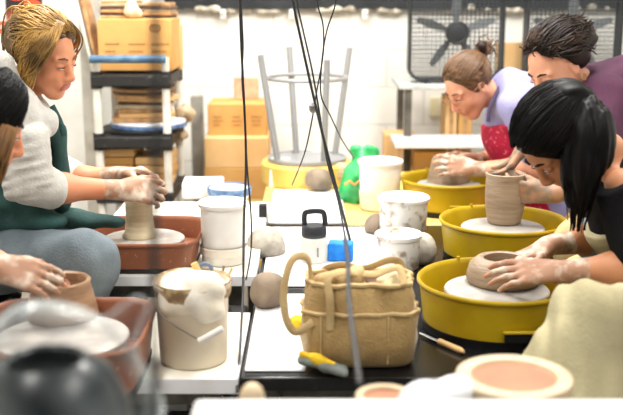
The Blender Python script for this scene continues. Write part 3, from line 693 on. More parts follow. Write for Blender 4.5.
band = [bl(zb0+z, k, kd, w) for z, k, kd, w in ((.004, .97, .97, 0), (.012, 1.02, 1.04, 0), (.06, 1.05, 1.1, 1), (.125, 1.035, 1.1, 1), (.135, 1.03, 1.08, 1), (.135, 1.01, 1.04, 1))]
pk = obj('pocket_band', MB().loft(band, False, False), M_canvas, t, angle=60)
obj('pocket_hem', MB().tube([p+V((0, 0, .001)) for p in bl(zb0+.133, 1.035, 1.09, 1)+[bl(zb0+.133, 1.035, 1.09, 1)[0]]], .005, 6), M_canvaslight, pk)
for fx in (-.72, -.1, .5):
    obj('pocket_seam', MB().tube([(bc.x+HW*fx, bc.y-HD*(1.1 if zz_ > .02 else 1.03)-.002, zb0+zz_) for zz_ in (.012, .05, .09, .13)], .0022, 5), M_canvaslight, pk)
obj('rim_binding', MB().tube(bl(zb0+BH, .95, .95, 1)+[bl(zb0+BH, .95, .95, 1)[0]], .006, 6), M_canvaslight, t)
yf = bc.y-HD*.98; yk = bc.y+HD*.9
def hp(px, py, Y): return P(px, py, Y=Y)
obj('handle', MB().tube(smooth_path([hp(313, 322, yf-.006), hp(296, 332, yf-.02), hp(286, 318, yf-.025), hp(284, 290, yf-.02), hp(290, 264, yf), hp(299, 256, yf+.02), hp(309, 262, yf+.04), hp(311, 290, yf+.05)], 8), .0095, 10, flat=(0, 1, 0)), M_canvaslight, t)
obj('handle', MB().tube(smooth_path([hp(318, 290, yk), hp(322, 272, yk), hp(340, 265, yk-.02), hp(365, 268, yk-.03), hp(390, 260, yk-.02), hp(402, 266, yk), hp(404, 290, yk)], 8), .0095, 10, flat=(0, 1, 0)), M_canvaslight, t)
obj('handle', MB().tube(smooth_path([hp(330, 330, yf-.008), hp(330, 300, yf-.012), hp(328, 278, yf+.0), hp(345, 272, yf+.03), hp(375, 274, yf+.04), hp(398, 268, yf+.03), hp(404, 285, yf+.0)], 8), .0095, 10, flat=(0, 1, 0)), M_canvaslight, t)
# rags in the bag
def rag(px, py, r, seed, label, m=M_rag, hgt=.05):
    p = P(px, py, Y=bc.y+.0); s = SDF(.004); s.ell(p, (r, r*.8, hgt)); s.ell(p+V((r*.5, -.01, .01)), (r*.6, r*.6, hgt*.8)); s.cone(p+V((-r*.4, 0, -.05)), p+V((r*.3, -.02, .02)), .025, .012); s.noise = wrinkle(.006, 75, seed)
    tag(sobj('cotton_rag', s, m), label, 'rag', 'rags in the tool bag')
rag(386, 294, .036, 31, 'cream rag bunched in the right of the tool bag')
rag(352, 284, .03, 32, 'tan rag in the middle of the tool bag', M_canvaslight, .035)
rag(322, 292, .024, 33, 'folded tan rag at the left of the tool bag', M_canvas, .045)
p = P(380, 284, Y=bc.y+.02); tag(obj('bag_shade', MB().lathe(p-V((0, 0, .05)), [(.03, 0), (.036, .04), (.034, .062), (.02, .066)], 24, sx=1.1), mat('dark_brown_shade', (92, 66, 46), .6)), 'dark brown pouch standing for the dark inside of the tool bag', 'shading')  # dark brown form paints the shade inside the open bag
# yellow ball sponge and grey-yellow glove
lump(on(298, 330, TZ+.006, .022), .02, M_spongeyel, 'round_sponge', 'round yellow sponge inside the left bag handle', 41, 'sponge', .001, None, 60, (.018, .018, .017))
p = P(322, 368, z=TZ+.006); t = thing('work_glove', V((p.x, p.y+.03, TZ+.006)), 'grey and yellow work glove lying against the tool bag', 'glove')
q = V((p.x-.005, bc.y-HD*1.1-.03, TZ+.006)); s = SDF(.004); s.cone(q+V((-.035, .03, .022)), q+V((.03, -.01, .014)), .02, .012, flat=(0, 0, 1), ff=1.3)
for k in range(3): s.cone(q+V((.01, .0, .014)), q+V((.055, -.03+.018*k, .01)), .011, .009, k=.008)
s.noise = wrinkle(.002, 90, 5); sobj('glove_body', s, M_sagegrey, t)
s = SDF(.004); s.cone(q+V((-.04, .028, .034)), q+V((-.005, .012, .03)), .012, .012); s.cone(q+V((-.005, .012, .032)), q+V((.03, .0, .022)), .012, .007); s.noise = wrinkle(.002, 90, 6); sobj('yellow_cuff', s, M_spongeyel, t)
# knife tool lying by the near wheel
a = P(420, 333, z=TZ+.008); b = P(464, 352, z=TZ+.008); m_ = a.lerp(b, .45)
t = thing('wooden_knife', a, 'wooden trimming knife lying on the black table beside the near yellow wheel', 'tool'); obj('blade', MB().tube([a, m_], [.004, .006], 8, flat=(0, 0, 1)), M_steel, t); obj('handle', MB().tube([m_, b-(b-m_)*.15, b], [.008, .0085, .004], 10), M_woodtool, t)
# ------------------------------------------------------------------ hanging cords
def cord(name, pts, r, label, seam=None, group='hanging cords', n=10):
    return tag(obj(name, MB().tube(cord_path(pts), r, 8), M_cord, None, angle=60), label, 'cord', group)
def cord_path(pts):
    out = [pts[0]]
    for a, b in zip(pts, pts[1:]):
        k = max(1, round(abs(b[1]-a[1])/45))
        out += [tuple(a[i]+(b[i]-a[i])*j/k for i in range(3)) for j in range(1, k+1)]
    return smooth_path([P(*p[:2], Y=p[2]) for p in out], 5)
def top(px, Y, px2=None): return (px, -420, Y)
cord('hanging_cord', [top(238, 2.75), (240, 0, 2.75), (241, 40, 2.75), (244, 100, 2.74), (246, 160, 2.72), (244, 220, 2.65), (243, 290, 2.5), (240, 350, 2.3), (237, 392, 2.12)], .0034, 'black cord hanging straight down left of the clay ball')
cord('hanging_cord', [top(240, 2.78), (241, 0, 2.77), (243, 45, 2.77), (242, 80, 2.77), (245, 120, 2.76), (247, 165, 2.75), (251, 215, 2.7), (251, 250, 2.65), (246, 280, 2.58)], .0024, 'thinner black cord looping beside the straight left cord')
cord('hanging_cord', [top(262, 2.7), (293, 0, 2.7), (301, 40, 2.7), (312, 90, 2.68), (324, 140, 2.64), (337, 190, 2.6), (350, 240, 2.5)], .0038, 'thick black cord slanting right above the water bottle')
cord('hanging_cord', [top(300, 2.74), (297, 0, 2.74), (303, 30, 2.73), (312, 70, 2.72), (319, 110, 2.7), (327, 160, 2.66), (338, 200, 2.62), (347, 248, 2.5)], .0026, 'thin black cord running along the thick slanting cord')
cord('hanging_cord', [top(310, 2.9), (317, 0, 2.9), (323, 25, 2.9), (323, 55, 2.9), (317, 90, 2.9), (311, 125, 2.92), (304, 155, 3.0), (292, 185, 3.2)], .0022, 'thin cord curving left down to the white board')
cord('hanging_cord', [top(345, 2.95), (336, 0, 2.95), (327, 30, 2.95), (322, 60, 2.95), (321, 95, 2.95), (330, 115, 3.0), (342, 140, 3.2), (354, 158, 3.55)], .0022, 'thin cord curving right down to the green bag')
cord('hanging_cord', [(345, 238, 2.1), (348, 262, 1.9), (349, 300, 1.7), (354, 340, 1.55), (360, 385, 1.4)], .0048, 'blurred dark cord in front of the tool bag')
cord('hanging_cord', [(153, -420, 1.0), (155, 0, 1.0), (156, 130, 1.0), (154, 260, 1.0), (155, 380, 1.0), (155, 430, 1.0)], .0042, 'blurred dark cord nearest the camera on the left')
tag(obj('cord_knot', MB().lathe(P(313, 108, Y=2.69), [(.004, -.014), (.01, -.008), (.011, .006), (.004, .014)], 12), M_steel), 'grey knot joining the slanting cords', 'knot')
# ------------------------------------------------------------------ foreground bench and pots
t = thing('foreground_bench', (.35, .95, 0), 'white bench top blurred along the bottom of the foreground', 'bench')
zbn = P(400, 398, Y=1.36).z
obj('bench_top', MB().box((.36, 1.0, zbn-.02), (1.06, .72, .04)), M_whitelam, t, .008)
for x in (-.1, .82):
    for y in (.7, 1.3): obj('leg', MB().box((x, y, (zbn-.04)/2), (.05, .05, zbn-.04)), M_white, t)
zsh = .62; t = thing('ware_shelf', (.3, 1.6, 0), 'dark ware shelf behind the foreground bench', 'shelf')
obj('shelf_board', MB().box((.33, 1.6, zsh-.015), (.95, .4, .03)), M_blackmat, t, .004)
for x in (-.1, .76):
    for y in (1.44, 1.76): obj('leg', MB().box((x, y, (zsh-.03)/2), (.03, .03, zsh-.03)), M_blackmat, t)
def ground_pot(px, py, Y, r, h, label, mo, mi, name='clay_bowl'):
    p = P(px, py, Y=Y); c = V((p.x, Y, zsh)); h = p.z-zsh
    t = thing(name, c, label, 'pot', 'foreground pots')
    obj('pot_body', MB().lathe(c, [(r*.7, 0), (r*.8, .01), (r*.97, h*.6), (r, h-.01), (r*.98, h-.002), (r*.9, h), (r*.74, h-.002), (r*.7, h-.012), (r*.5, h-.03), (.01, h-.035)], 48), mo, t, angle=60)
    obj('glazed_inside', MB().lathe(c, [(r*.72, h-.010), (r*.7, h-.008), (.01, h-.008)], 48), mi, t)
ground_pot(514, 374, 1.58, .098, .1, 'cream rimmed bowl with terracotta inside at the lower right foreground', M_creampot, M_terra)
ground_pot(385, 394, 1.56, .05, .1, 'small tan pot blurred at the bottom below the tool bag', M_creampot, M_terra)
p = P(428, 392, Y=1.52); s = SDF(.006); s.ell(V((p.x, 1.52, p.z-.03)), (.055, .05, .05)); s.ell(V((p.x+.04, 1.54, p.z-.02)), (.035, .04, .045)); s.ell(V((p.x, 1.52, zsh+.04)), (.06, .06, .045)); s.noise = wrinkle(.006, 50, 14); s.cuts.append(lambda x, y, z: zsh-z+0*x+0*y)
tag(sobj('crumpled_cloth', s, M_whitelam), 'crumpled white cloth left of the cream rimmed bowl', 'cloth')
p = P(252, 388, Y=1.55); s = SDF(.006); s.ell(V((p.x, 1.55, zsh+.04)), (.035, .035, .05)); s.ell(V((p.x, 1.55, p.z-.02)), (.022, .022, .03)); s.cuts.append(lambda x, y, z: zsh-z+0*x+0*y)
tag(sobj('plaster_lump', s, M_creampot), 'small pale plaster lump blurred below the left white glare slab', 'lump')
# plastic covered dark pot
c = P(46, 372, Y=1.16); z0 = c.z-.182
t = thing('wrapped_pot', V((c.x, 1.16, z0)), 'dark pot wrapped in clear plastic blurred in the left foreground', 'pot')
obj('dark_pot', MB().lathe(V((c.x, 1.16, z0)), [(.08, 0), (.1, .03), (.106, .1), (.1, .14), (.08, .18), (.05, .2), (.045, .195), (.06, .17), (.01, .08)], 40), M_teal, t)
s = SDF(.006); a = V((c.x, 1.16, z0)); s.ell(a+V((0, 0, .11)), (.126, .124, .15), k=.03); s.ell(a+V((.0, 0, .185)), (.1, .09, .07), k=.03); s.cone(a+V((.05, -.02, .2)), P(138, 308, Y=1.14), .06, .008, k=.05, flat=(0, 1, 0), ff=1.6); s.cone(a+V((.08, -.03, .1)), a+V((.085, -.03, .02)), .04, .05, k=.04)
s.noise = wrinkle(.009, 32, 15); s.cuts.append(lambda x, y, z: z0-z+0*x+0*y)
sobj('plastic_wrap', s, M_film, t)
t = thing('black_stand', (c.x, 1.16, 0), 'black stand under the plastic wrapped pot', 'stand')
obj('stand_top', MB().lathe((c.x, 1.16, 0), [(.1, z0-.03), (.13, z0-.028), (.13, z0), (.01, z0)], 32), M_blackmat, t); obj('stand_column', MB().lathe((c.x, 1.16, 0), [(.12, 0), (.12, .02), (.03, .04), (.03, z0-.028)], 24), M_blackmat, t)
# ------------------------------------------------------------------ people
M_skin = mat('skin_warm', (216, 148, 112), .5, (202, 130, 94), 7, sss=.12, spec=.35)
M_skinlt = mat('skin_light', (224, 164, 134), .5, (214, 146, 116), 7, sss=.12, spec=.35)
M_skintan = mat('skin_tan', (190, 132, 96), .5, (176, 118, 82), 7, sss=.12, spec=.35)
M_clayskin = mat('clay_smeared_skin', (164, 122, 96), .5, (206, 190, 172), 26, lo=.46, hi=.66, spec=.4)
M_clayskin2 = mat('clay_smeared_skin_dark', (166, 124, 96), .5, (128, 110, 92), 30, lo=.42, hi=.6, spec=.4)
M_lip = mat('lips', (186, 104, 86), .45)
M_eye = mat('eye_white', (236, 232, 226), .2); M_iris = mat('iris', (60, 44, 34), .2)
M_hblond = mat('blond_hair', (104, 78, 36), .5, (70, 50, 24), 5, stretch=(12, 12, 2), lo=.35, hi=.7)
M_hblond2 = mat('blond_hair_strands', (172, 132, 66), .45, (86, 62, 28), 9, lo=.38, hi=.6)
M_hbrown = mat('brown_hair', (84, 58, 38), .45, (124, 92, 62), 6, stretch=(3, 12, 12), lo=.4, hi=.75)
M_hblack = mat('black_hair', (9, 8, 8), .5, (22, 16, 13), 8, lo=.5, hi=.8, spec=.1)
M_hdark = mat('dark_brown_hair', (28, 19, 14), .5, (60, 40, 26), 7, lo=.5, hi=.8, spec=.2)
M_hoodie = mat('oatmeal_grey_fleece', (190, 188, 182), .95, (172, 169, 162), 22, bump=.3, bscale=140, sheen=.3)
M_tealapron = mat('teal_apron_cloth', (46, 82, 78), .85, (32, 62, 60), 12, bump=.2, bscale=120)
M_jeans = mat('faded_blue_denim', (104, 114, 120), .9, (80, 92, 100), 9, bump=.3, bscale=160)
M_lav = mat('lavender_cotton', (152, 150, 192), .9, (138, 137, 178), 9, bump=.2, bscale=120)
M_red = mat('crimson_patterned_apron', (176, 26, 62), .85, (226, 110, 134), 60, lo=.6, hi=.66)
M_purple = mat('plum_jersey', (70, 32, 56), .9, (56, 25, 45), 9, bump=.2, bscale=120)
M_blackcloth = mat('black_cotton', (10, 10, 11), .9, (18, 18, 20), 9, spec=.1, bump=.2, bscale=120)
M_beige = mat('beige_apron_canvas', (172, 164, 130), .9, (152, 143, 110), 6, bump=.2, bscale=120)
M_khaki = mat('khaki_cotton', (188, 164, 118), .9, (170, 144, 100), 8, bump=.2, bscale=120)
M_greycloth = mat('grey_blue_cotton', (160, 168, 172), .9, (140, 148, 154), 9, bump=.2, bscale=120)
M_gold = mat('gold_metal', (214, 180, 110), .3, metal=.8)
def basis(yaw, pitch, roll=0):
    """columns forward, left, up; yaw about z from +x, pitch nose-down, roll about forward"""
    R = Matrix.Rotation(yaw, 3, 'Z') @ Matrix.Rotation(pitch, 3, 'Y') @ Matrix.Rotation(roll, 3, 'X')
    return R
def head_prims(S, c, R, sc=1.0):
    q = lambda x, y, z: c+R @ (V((x, y, z))*sc)
    A = np.array(R)
    def e(x, y, z, rx, ry, rz, k=.02, op='u'): S.ell(q(x, y, z), np.array((rx, ry, rz))*sc, A, k*sc, op)
    def cn(a, b, ra, rb, k=.012): S.cone(q(*a), q(*b), ra*sc, rb*sc, k*sc)
    e(-.012, 0, .035, .098, .076, .088); e(.03, 0, .0, .062, .064, .085); e(.03, 0, -.045, .055, .054, .062)
    cn((.066, 0, -.098), (.068, 0, -.094), .022, .02, .025)
    for s in (-1, 1):
        cn((-.005, s*.058, -.035), (.06, s*.02, -.098), .016, .016, .03); e(.062, s*.036, -.03, .022, .022, .02, .03)
        e(.092, s*.033, .006, .016, .02, .013, .012, 's'); e(-.008, s*.077, -.005, .017, .007, .031, .008); e(-.004, s*.083, -.004, .009, .005, .018, .004, 's')
        e(.107, s*.012, -.036, .008, .008, .007, .006)
        cn((.083, s*.016, .026), (.074, s*.05, .026), .009, .008, .012)
        e(.079, s*.032, .005, .0135, .016, .0125, .003)
        cn((.088, s*.018, .009), (.084, s*.047, .007), .0035, .003, .004)
    cn((.09, 0, .012), (.112, 0, -.03), .008, .0125, .012)
    cn((.092, -.016, -.06), (.092, .016, -.06), .0065, .0065, .008); cn((.09, -.013, -.071), (.09, .013, -.071), .0075, .0075, .008)
    e(.103, 0, -.0655, .012, .022, .0018, .003, 's')
    e(.086, 0, -.055, .014, .03, .022, .02)
def face_extras(t, c, R, sc, hair_m, eyes=True):
    q = lambda x, y, z: c+R @ (V((x, y, z))*sc)
    for s in (-1, 1):
        obj('eyebrow', MB().tube([q(.096, s*.014, .028), q(.093, s*.03, .034), q(.08, s*.048, .029)], [.003*sc, .004*sc, .002*sc], 6), hair_m, t)
        ey = obj('eye', MB().tube([q(.092, s*.022, .0015), q(.0945, s*.032, .001), q(.088, s*.043, .001)], [.0015, .004*sc, .0015], 8), M_eye, t)
        obj('eyelash', MB().tube([q(.096, s*.02, .003), q(.0975, s*.032, .0045), q(.0885, s*.046, .002)], [.001, .002, .001], 5), M_hdark, ey)
def hand(S, W, d, n, side, sc=1.0, curl=(.35, .5, .35), spread=.07, thumb=(.5, .6), tcurl=.4):
    """wrist W, finger direction d, palm normal n; side +1 right hand, -1 left hand"""
    d = V(d).normalized(); n = V(n); n = (n-d*n.dot(d)).normalized(); l = d.cross(n)*side
    F_ = .003
    def rot(v, ax, a): return Matrix.Rotation(a, 3, ax) @ v
    S.cone(W-d*.02*sc, W+d*.02*sc, .026*sc, .027*sc, .02, n, 1.3)
    for o, L in ((-.028, .078), (-.01, .084), (.01, .086), (.028, .082)):
        S.cone(W+d*.015*sc+l*o*.6*sc, W+d*L*sc+l*o*sc, .0155*sc, .0125*sc, .012, n, 1.1)
    S.cone(W+d*.02*sc+l*.02*sc+n*.008*sc, W+d*.05*sc+l*.026*sc+n*.01*sc, .017*sc, .014*sc, .015)
    cax = d.cross(n)                              # rotating d about this axis turns it toward n
    for i, (o, L, ls) in enumerate(((-.031, .078, .78), (-.0105, .084, .94), (.0105, .087, 1.0), (.031, .083, .92))):
        p = W+d*L*sc+l*o*sc; dd = (d+l*spread*(i-1.5)*1.0).normalized(); r = .0088*sc*(.92 if i == 0 else 1)
        for j, (ln, cu) in enumerate(zip((.044, .027, .022), curl)):
            dd = rot(dd, cax, cu*(1+.06*(1.5-i))); e = p+dd*ln*ls*sc
            S.cone(p, e, r*(1-.08*j), r*(.93-.1*j), F_+(.006 if j == 0 else 0)); p = e
    p = W+d*.028*sc+l*.03*sc+n*.006*sc
    td = (d*math.cos(thumb[0])+l*math.sin(thumb[0])+n*thumb[1]*.6).normalized()
    for j, (ln, r) in enumerate(((.04, .0125), (.032, .0105), (.025, .0092))):
        if j: td = (rot(td, cax, tcurl*.6)-l*tcurl*.35).normalized()
        e = p+td*ln*sc; S.cone(p, e, r*sc, r*.9*sc, .008 if j == 0 else F_); p = e
def strands(paths, r, seg=5, jitter=0):
    mb = MB()
    for p in paths:
        n = len(p); mb.tube(p, [r*(.35+.65*math.sin(PI*min(1, .12+.8*i/(n-1)))) for i in range(n)], seg)
    return mb
def shell_paths(c, R, sc, n, f0, f1, rad=(.107, .086, .098), cen=(-.012, 0, .036), npt=9, lift=.0, wav=.0, seed=1, jit=.06):
    """hair running over the skull from direction f0(u) to f1(u)"""
    r = random.Random(seed); out = []
    for i in range(n):
        u = r.random(); a = V(f0(u, r)).normalized(); b = V(f1(u, r)).normalized(); w = r.uniform(-jit, jit); k = 1+r.uniform(0, .045)
        pts = []
        for j in range(npt):
            t = j/(npt-1); v = a.slerp(b, t); s_ = math.sin(PI*t)
            ax = a.cross(b)
            if ax.length > 1e-5: v = (v+ax.normalized()*w*s_).normalized()
            kk = k+lift*s_+wav*t*math.sin(9*t+i)
            pts.append(c+R @ (V((cen[0]+v.x*rad[0]*kk, cen[1]+v.y*rad[1]*kk, cen[2]+v.z*rad[2]*kk))*sc))
        out.append(pts)
    return out
def cap_sdf(c, R, sc, rad=(.106, .086, .097), cen=(-.012, 0, .037), line=((.072, .07), (-.03, -.07)), noise=None, vox=.004, extra=None, k=.02):
    S = SDF(vox); A = np.array(R)
    q = lambda x, y, z: c+R @ (V((x, y, z))*sc)
    S.ell(q(*cen), np.array(rad)*sc, A, k)
    if extra: extra(S, q, A)
    (x0, z0), (x1, z1) = line; nx, nz = (z0-z1), -(x0-x1); L = math.hypot(nx, nz); nx /= L; nz /= L
    Ai = A
    cx_, cy_, cz_ = c
    def cut(x, y, z):
        lx = (x-cx_)*Ai[0, 0]+(y-cy_)*Ai[1, 0]+(z-cz_)*Ai[2, 0]; lz = (x-cx_)*Ai[0, 2]+(y-cy_)*Ai[1, 2]+(z-cz_)*Ai[2, 2]
        return (lx-x0*sc)*nx+(lz-z0*sc)*nz
    S.cuts.append(cut)
    if noise: S.noise = noise
    return S
def torso_prims(S, pel, chest, neck, shL, shR, fwd, g=0, k=.05, hip=.155):
    S.cone(pel, pel.lerp(chest, .5), hip+g, .125+g, k, fwd, 1.3); S.cone(pel.lerp(chest, .5), chest, .125+g, .145+g, k, fwd, 1.28)
    m = (shL+shR)/2
    S.cone(shL.lerp(m, .15), shR.lerp(m, .15), .06+g, .06+g, k); S.cone(chest, m.lerp(neck, .3), .12+g, .06+g, k, fwd, 1.1)
def arm_prims(S, sh, el, wr, g=0, k=.03, upto=9.0, r=(.048, .04, .037, .026)):
    """upto 0..1 upper arm, 1..2 forearm"""
    f = min(upto, 1.0); S.cone(sh, sh.lerp(el, f), r[0]+g, r[0]+(r[1]-r[0])*f+g, k)
    if upto > 1:
        f = min(upto-1, 1.0); m = el.lerp(wr, .35)
        S.cone(el, el.lerp(wr, min(f, .35)), r[2]+g, r[2]+.003+g, k)
        if f > .35: S.cone(m, el.lerp(wr, f), r[2]+.003+g, (r[2]+.003)+(r[3]-r[2]-.003)*(f-.35)/.65+g, k)
def leg_prims(S, hip, knee, ank, toe, g=0, k=.05, shin=True):
    S.cone(hip, knee, .085+g, .062+g, k)
    if shin: S.cone(knee, ank, .058+g, .04+g, k)
    if toe is not None: S.cone(ank, toe, .042, .032, .03)
def stool(x, y, z, label):
    t = thing('work_stool', (x, y, 0), label, 'stool', 'work stools')
    obj('seat', MB().lathe((x, y, 0), [(.16, z-.04), (.175, z-.035), (.178, z-.012), (.165, z), (.01, z)], 36), M_black, t)
    for k in range(4):
        a = PI/4+k*PI/2; obj('leg', MB().tube([(x+.17*math.cos(a), y+.17*math.sin(a), 0), (x+.12*math.cos(a), y+.12*math.sin(a), z-.035)], .013, 8), M_dkmetal, t)
    obj('foot_ring', MB().tube([(x+.15*math.cos(k*PI/12), y+.15*math.sin(k*PI/12), .16) for k in range(25)], .008, 6), M_dkmetal, t)
def body(name, J, label, skin, hR, sc=.95, clay=None, claymat=None, bare=None, vox=.0045):
    t = thing('person', V((J['pel'].x, J['pel'].y, J.get('base', 0))), label, 'person')
    S = SDF(vox)
    fwd = J['fwd']
    head_prims(S, J['head'], hR, sc)
    nk = J['neck']; nt = J['head']+hR @ V((-.025, 0, -.06))*sc
    S.cone(nt, nk, .053, .056, .03)
    torso_prims(S, J['pel'], J['chest'], nk, J['shL'], J['shR'], fwd, -.012)
    for s, sd in (('L', -1), ('R', 1)):
        arm_prims(S, J['sh'+s], J['el'+s], J['wr'+s])
        h = J['hand'+s]; hand(S, J['wr'+s], h['d'], h['n'], sd, h.get('sc', 1.0), h.get('curl', (.35, .5, .35)), h.get('spread', .07), h.get('thumb', (.5, .6)), h.get('tcurl', .4))
    if 'kneeL' in J:
        for s in 'LR': leg_prims(S, J['hip'+s], J['knee'+s], J['ank'+s], J['toe'+s], -.008)
    hands = [(np.array(J['wr'+s]+V(J['hand'+s]['d']).normalized()*.05), clay or .13) for s in 'LR']
    lipc = np.array(J['head']+hR @ V((.098, 0, -.0655))*sc)
    def mf(cen):
        o = np.zeros(len(cen), int)
        for h, r in hands: o[np.linalg.norm(cen-h, axis=1) < r] = 1
        A = np.array(hR); l = (cen-lipc) @ A
        o[(np.abs(l[:, 2]) < .0125) & (np.abs(l[:, 1]) < .024-np.abs(l[:, 2])*.5) & (l[:, 0] > -.012)] = 2
        return o
    sobj('body', S, [skin, claymat or M_clayskin, M_lip], t, mf)
    return t
PX = lambda x, y, Y: P(x, y, Y=Y)
# ================= A: blonde woman on the left =================
J = dict(head=PX(45, 57, 2.95), neck=PX(16, 98, 3.0), chest=PX(-8, 150, 3.0), pel=PX(-42, 232, 3.0), fwd=V((1, 0, .1)),
         shR=PX(12, 116, 2.83), elR=PX(28, 187, 2.8), wrR=PX(122, 190, 2.94), shL=PX(22, 112, 3.17), elL=PX(62, 182, 3.2), wrL=PX(122, 175, 3.14),
         hipR=PX(-38, 262, 2.9), kneeR=PX(86, 262, 2.72), ankR=PX(78, 420, 2.74), toeR=PX(120, 432, 2.74),
         hipL=PX(-38, 255, 3.1), kneeL=PX(70, 242, 3.25), ankL=PX(60, 380, 3.2), toeL=PX(90, 392, 3.2))
d1 = PC4+V((0, 0, .14))
J['handR'] = dict(d=(.9, .3, -.1), n=(.0, .9, -.45), curl=(.5, .65, .45), spread=.04, thumb=(.35, .5), sc=1.02)
J['handL'] = dict(d=(.95, -.3, .12), n=(-.1, -.5, -.85), curl=(.45, .6, .4), spread=.04, thumb=(.3, .8), sc=1.02)
hR = basis(-.38, .34, .08); SC = .9
tA = body('A', J, 'blonde person in oatmeal hoodie and teal apron throwing the slender clay cylinder', M_skin, hR, SC, clay=.115)
face_extras(tA, J['head'], hR, SC, M_hbrown)
# hoodie
S = SDF(.0055); torso_prims(S, J['pel'], J['chest'], J['neck'], J['shL'], J['shR'], J['fwd'], .022)
arm_prims(S, J['shR'], J['elR'], J['wrR'], .016, upto=1.2); arm_prims(S, J['shL'], J['elL'], J['wrL'], .018, upto=1.12)
for k in range(6):
    a = J['shR'].lerp(J['elR'], .38+.12*k); S.cone(a+V((-.022, -.026, -.008)), a+V((.034, -.012, .02)), .0485-.0014*k, .0455-.0014*k, .003)
S.cone(PX(-4, 66, 2.86), PX(30, 118, 2.84), .045, .03, .03); S.cone(PX(-8, 72, 3.1), PX(34, 118, 3.08), .045, .03, .03); S.cone(PX(-14, 74, 2.9), PX(-14, 78, 3.08), .06, .06, .03)
S.cone(PX(8, 64, 2.87), PX(46, 128, 2.86), .022, .018, .02); S.cone(PX(46, 118, 2.88), PX(44, 116, 3.08), .025, .025, .03)
wk_ = wrinkle(.0042, 38, 51); aa, bb_ = np.array(J['shR']), np.array(J['elR'])
def crease(x, y, z):
    d = bb_-aa; L2 = d.dot(d); t = ((x-aa[0])*d[0]+(y-aa[1])*d[1]+(z-aa[2])*d[2])/L2
    rr = np.sqrt((x-aa[0]-t*d[0])**2+(y-aa[1]-t*d[1])**2+(z-aa[2]-t*d[2])**2)
    m = np.clip((t-.25)*3, 0, 1)*np.clip((1.25-t)*5, 0, 1)*np.clip((.09-rr)*40, 0, 1)
    return wk_(x, y, z)+m*(.0032*np.sin(34*t+30*(x-aa[0])+2.5*np.sin(38*y)+2*np.sin(30*z+9))+.0026*np.sin(52*t-45*(x-aa[0])+2*np.sin(50*y+1)))
S.noise = crease; sobj('hoodie', S, M_hoodie, tA)
# teal apron: bib, strap and lap
S = SDF(.0055); torso_prims(S, J['pel'], J['chest'], J['neck'], J['shL'], J['shR'], J['fwd'], .036)
c0 = J['chest']; zl_ = PX(60, 128, 2.95).z
S.cone(PX(58, 132, 3.0), PX(62, 200, 3.0), .035, .05, .05, V((1, 0, 0)), 1.5); S.cuts.append(lambda x, y, z: (c0.x+.07)-x+0*y+0*z); S.cuts.append(lambda x, y, z: z-zl_+0*x+0*y)
S.noise = wrinkle(.003, 38, 52); ap = sobj('apron_bib', S, M_tealapron, tA)
obj('apron_strap', MB().tube(smooth_path([PX(64, 136, 2.9), PX(60, 122, 2.9), PX(52, 106, 2.92)]), .009, 8, flat=(0, 1, 0)), M_tealapron, ap)
S = SDF(.0055); S.cone(PX(-40, 222, 2.92), PX(56, 222, 2.84), .075, .045, .05, V((0, 0, 1)), 1.5); S.cone(PX(-30, 205, 3.0), PX(40, 214, 3.0), .09, .06, .06, V((0, 0, 1)), 1.6)
S.cone(PX(40, 216, 3.0), PX(112, 222, 3.02), .06, .036, .04, V((0, 0, 1)), 1.8); S.cone(PX(-30, 196, 2.86), PX(40, 206, 2.86), .05, .045, .04)
S.noise = wrinkle(.005, 36, 53); sobj('apron_lap', S, M_tealapron, tA)
S = SDF(.0055); leg_prims(S, J['hipR'], J['kneeR'], J['ankR'], None, .02); leg_prims(S, J['hipL'], J['kneeL'], J['ankL'], None, .02); S.cone(J['pel']-V((0, 0, .04)), J['pel']+V((.02, 0, -.02)), .15, .15, .05)
S.noise = wrinkle(.003, 40, 54); sobj('jeans', S, M_jeans, tA)
for s in 'LR': sobj('shoe', SDF(.006).cone(J['ank'+s]-V((0.02, 0, .01)), J['toe'+s], .052, .042, .02), M_blackmat, tA)
# hair
hd = J['head']
def exA(S, q, A):
    S.ell(q(-.06, 0, .085), np.array((.06, .065, .05)), A, .03); S.ell(q(-.1, .0, .03), np.array((.045, .055, .05)), A, .03)
S = cap_sdf(hd, hR, SC, rad=(.11, .088, .1), cen=(-.016, 0, .04), line=((.062, .095), (-.045, -.06)), noise=wrinkle(.0035, 70, 55, (1, 2, .6)), extra=exA)
ha = sobj('hair', S, M_hblond, tA)
pp = shell_paths(hd, hR, SC, 230, lambda u, r: (.72+r.uniform(-.25, .2), 2*u-1, .85+r.uniform(-.2, .1)), lambda u, r: (-.95, (2*u-1)*.7, .2+r.uniform(-.5, .5)), lift=.05, rad=(.117, .092, .106), cen=(-.018, 0, .043), seed=3, jit=.25)
pp += shell_paths(hd, hR, SC, 120, lambda u, r: (.5+r.uniform(-.3, .2), -.35-r.random()*.4, .9), lambda u, r: (-.05+r.uniform(-.6, .25), -1, -.75+r.uniform(-.3, .3)), lift=.06, rad=(.112, .094, .104), seed=4, jit=.2)
q = lambda x, y, z: hd+hR @ (V((x, y, z))*SC)
r_ = random.Random(5)
for i in range(120):   # loose locks framing the face
    s = -1 if i % 8 else 1; a = r_.uniform(0, .085); L = r_.uniform(.6, 1.15)
    pp.append(smooth_path([q(.062-a*.9, s*.02, .142), q(.08-a*.9, s*(.072+a*.2), .085), q(.06-a, s*(.09+r_.uniform(0, .012)), .015), q(.03-a*.6+r_.uniform(-.01, .015), s*(.086+r_.uniform(0, .012)), -.05*L), q(.01-a+r_.uniform(-.02, .03), s*(.078+r_.uniform(0, .02)), -.1*L-r_.uniform(0, .03))], 5))
for i in range(12): pp.append(smooth_path([q(-.06, r_.uniform(-.05, .05), .12), q(-.12-r_.random()*.03, r_.uniform(-.05, .05), .1+r_.random()*.05), q(-.14, r_.uniform(-.06, .06), .02), q(-.12, r_.uniform(-.06, .06), -.05)], 5))
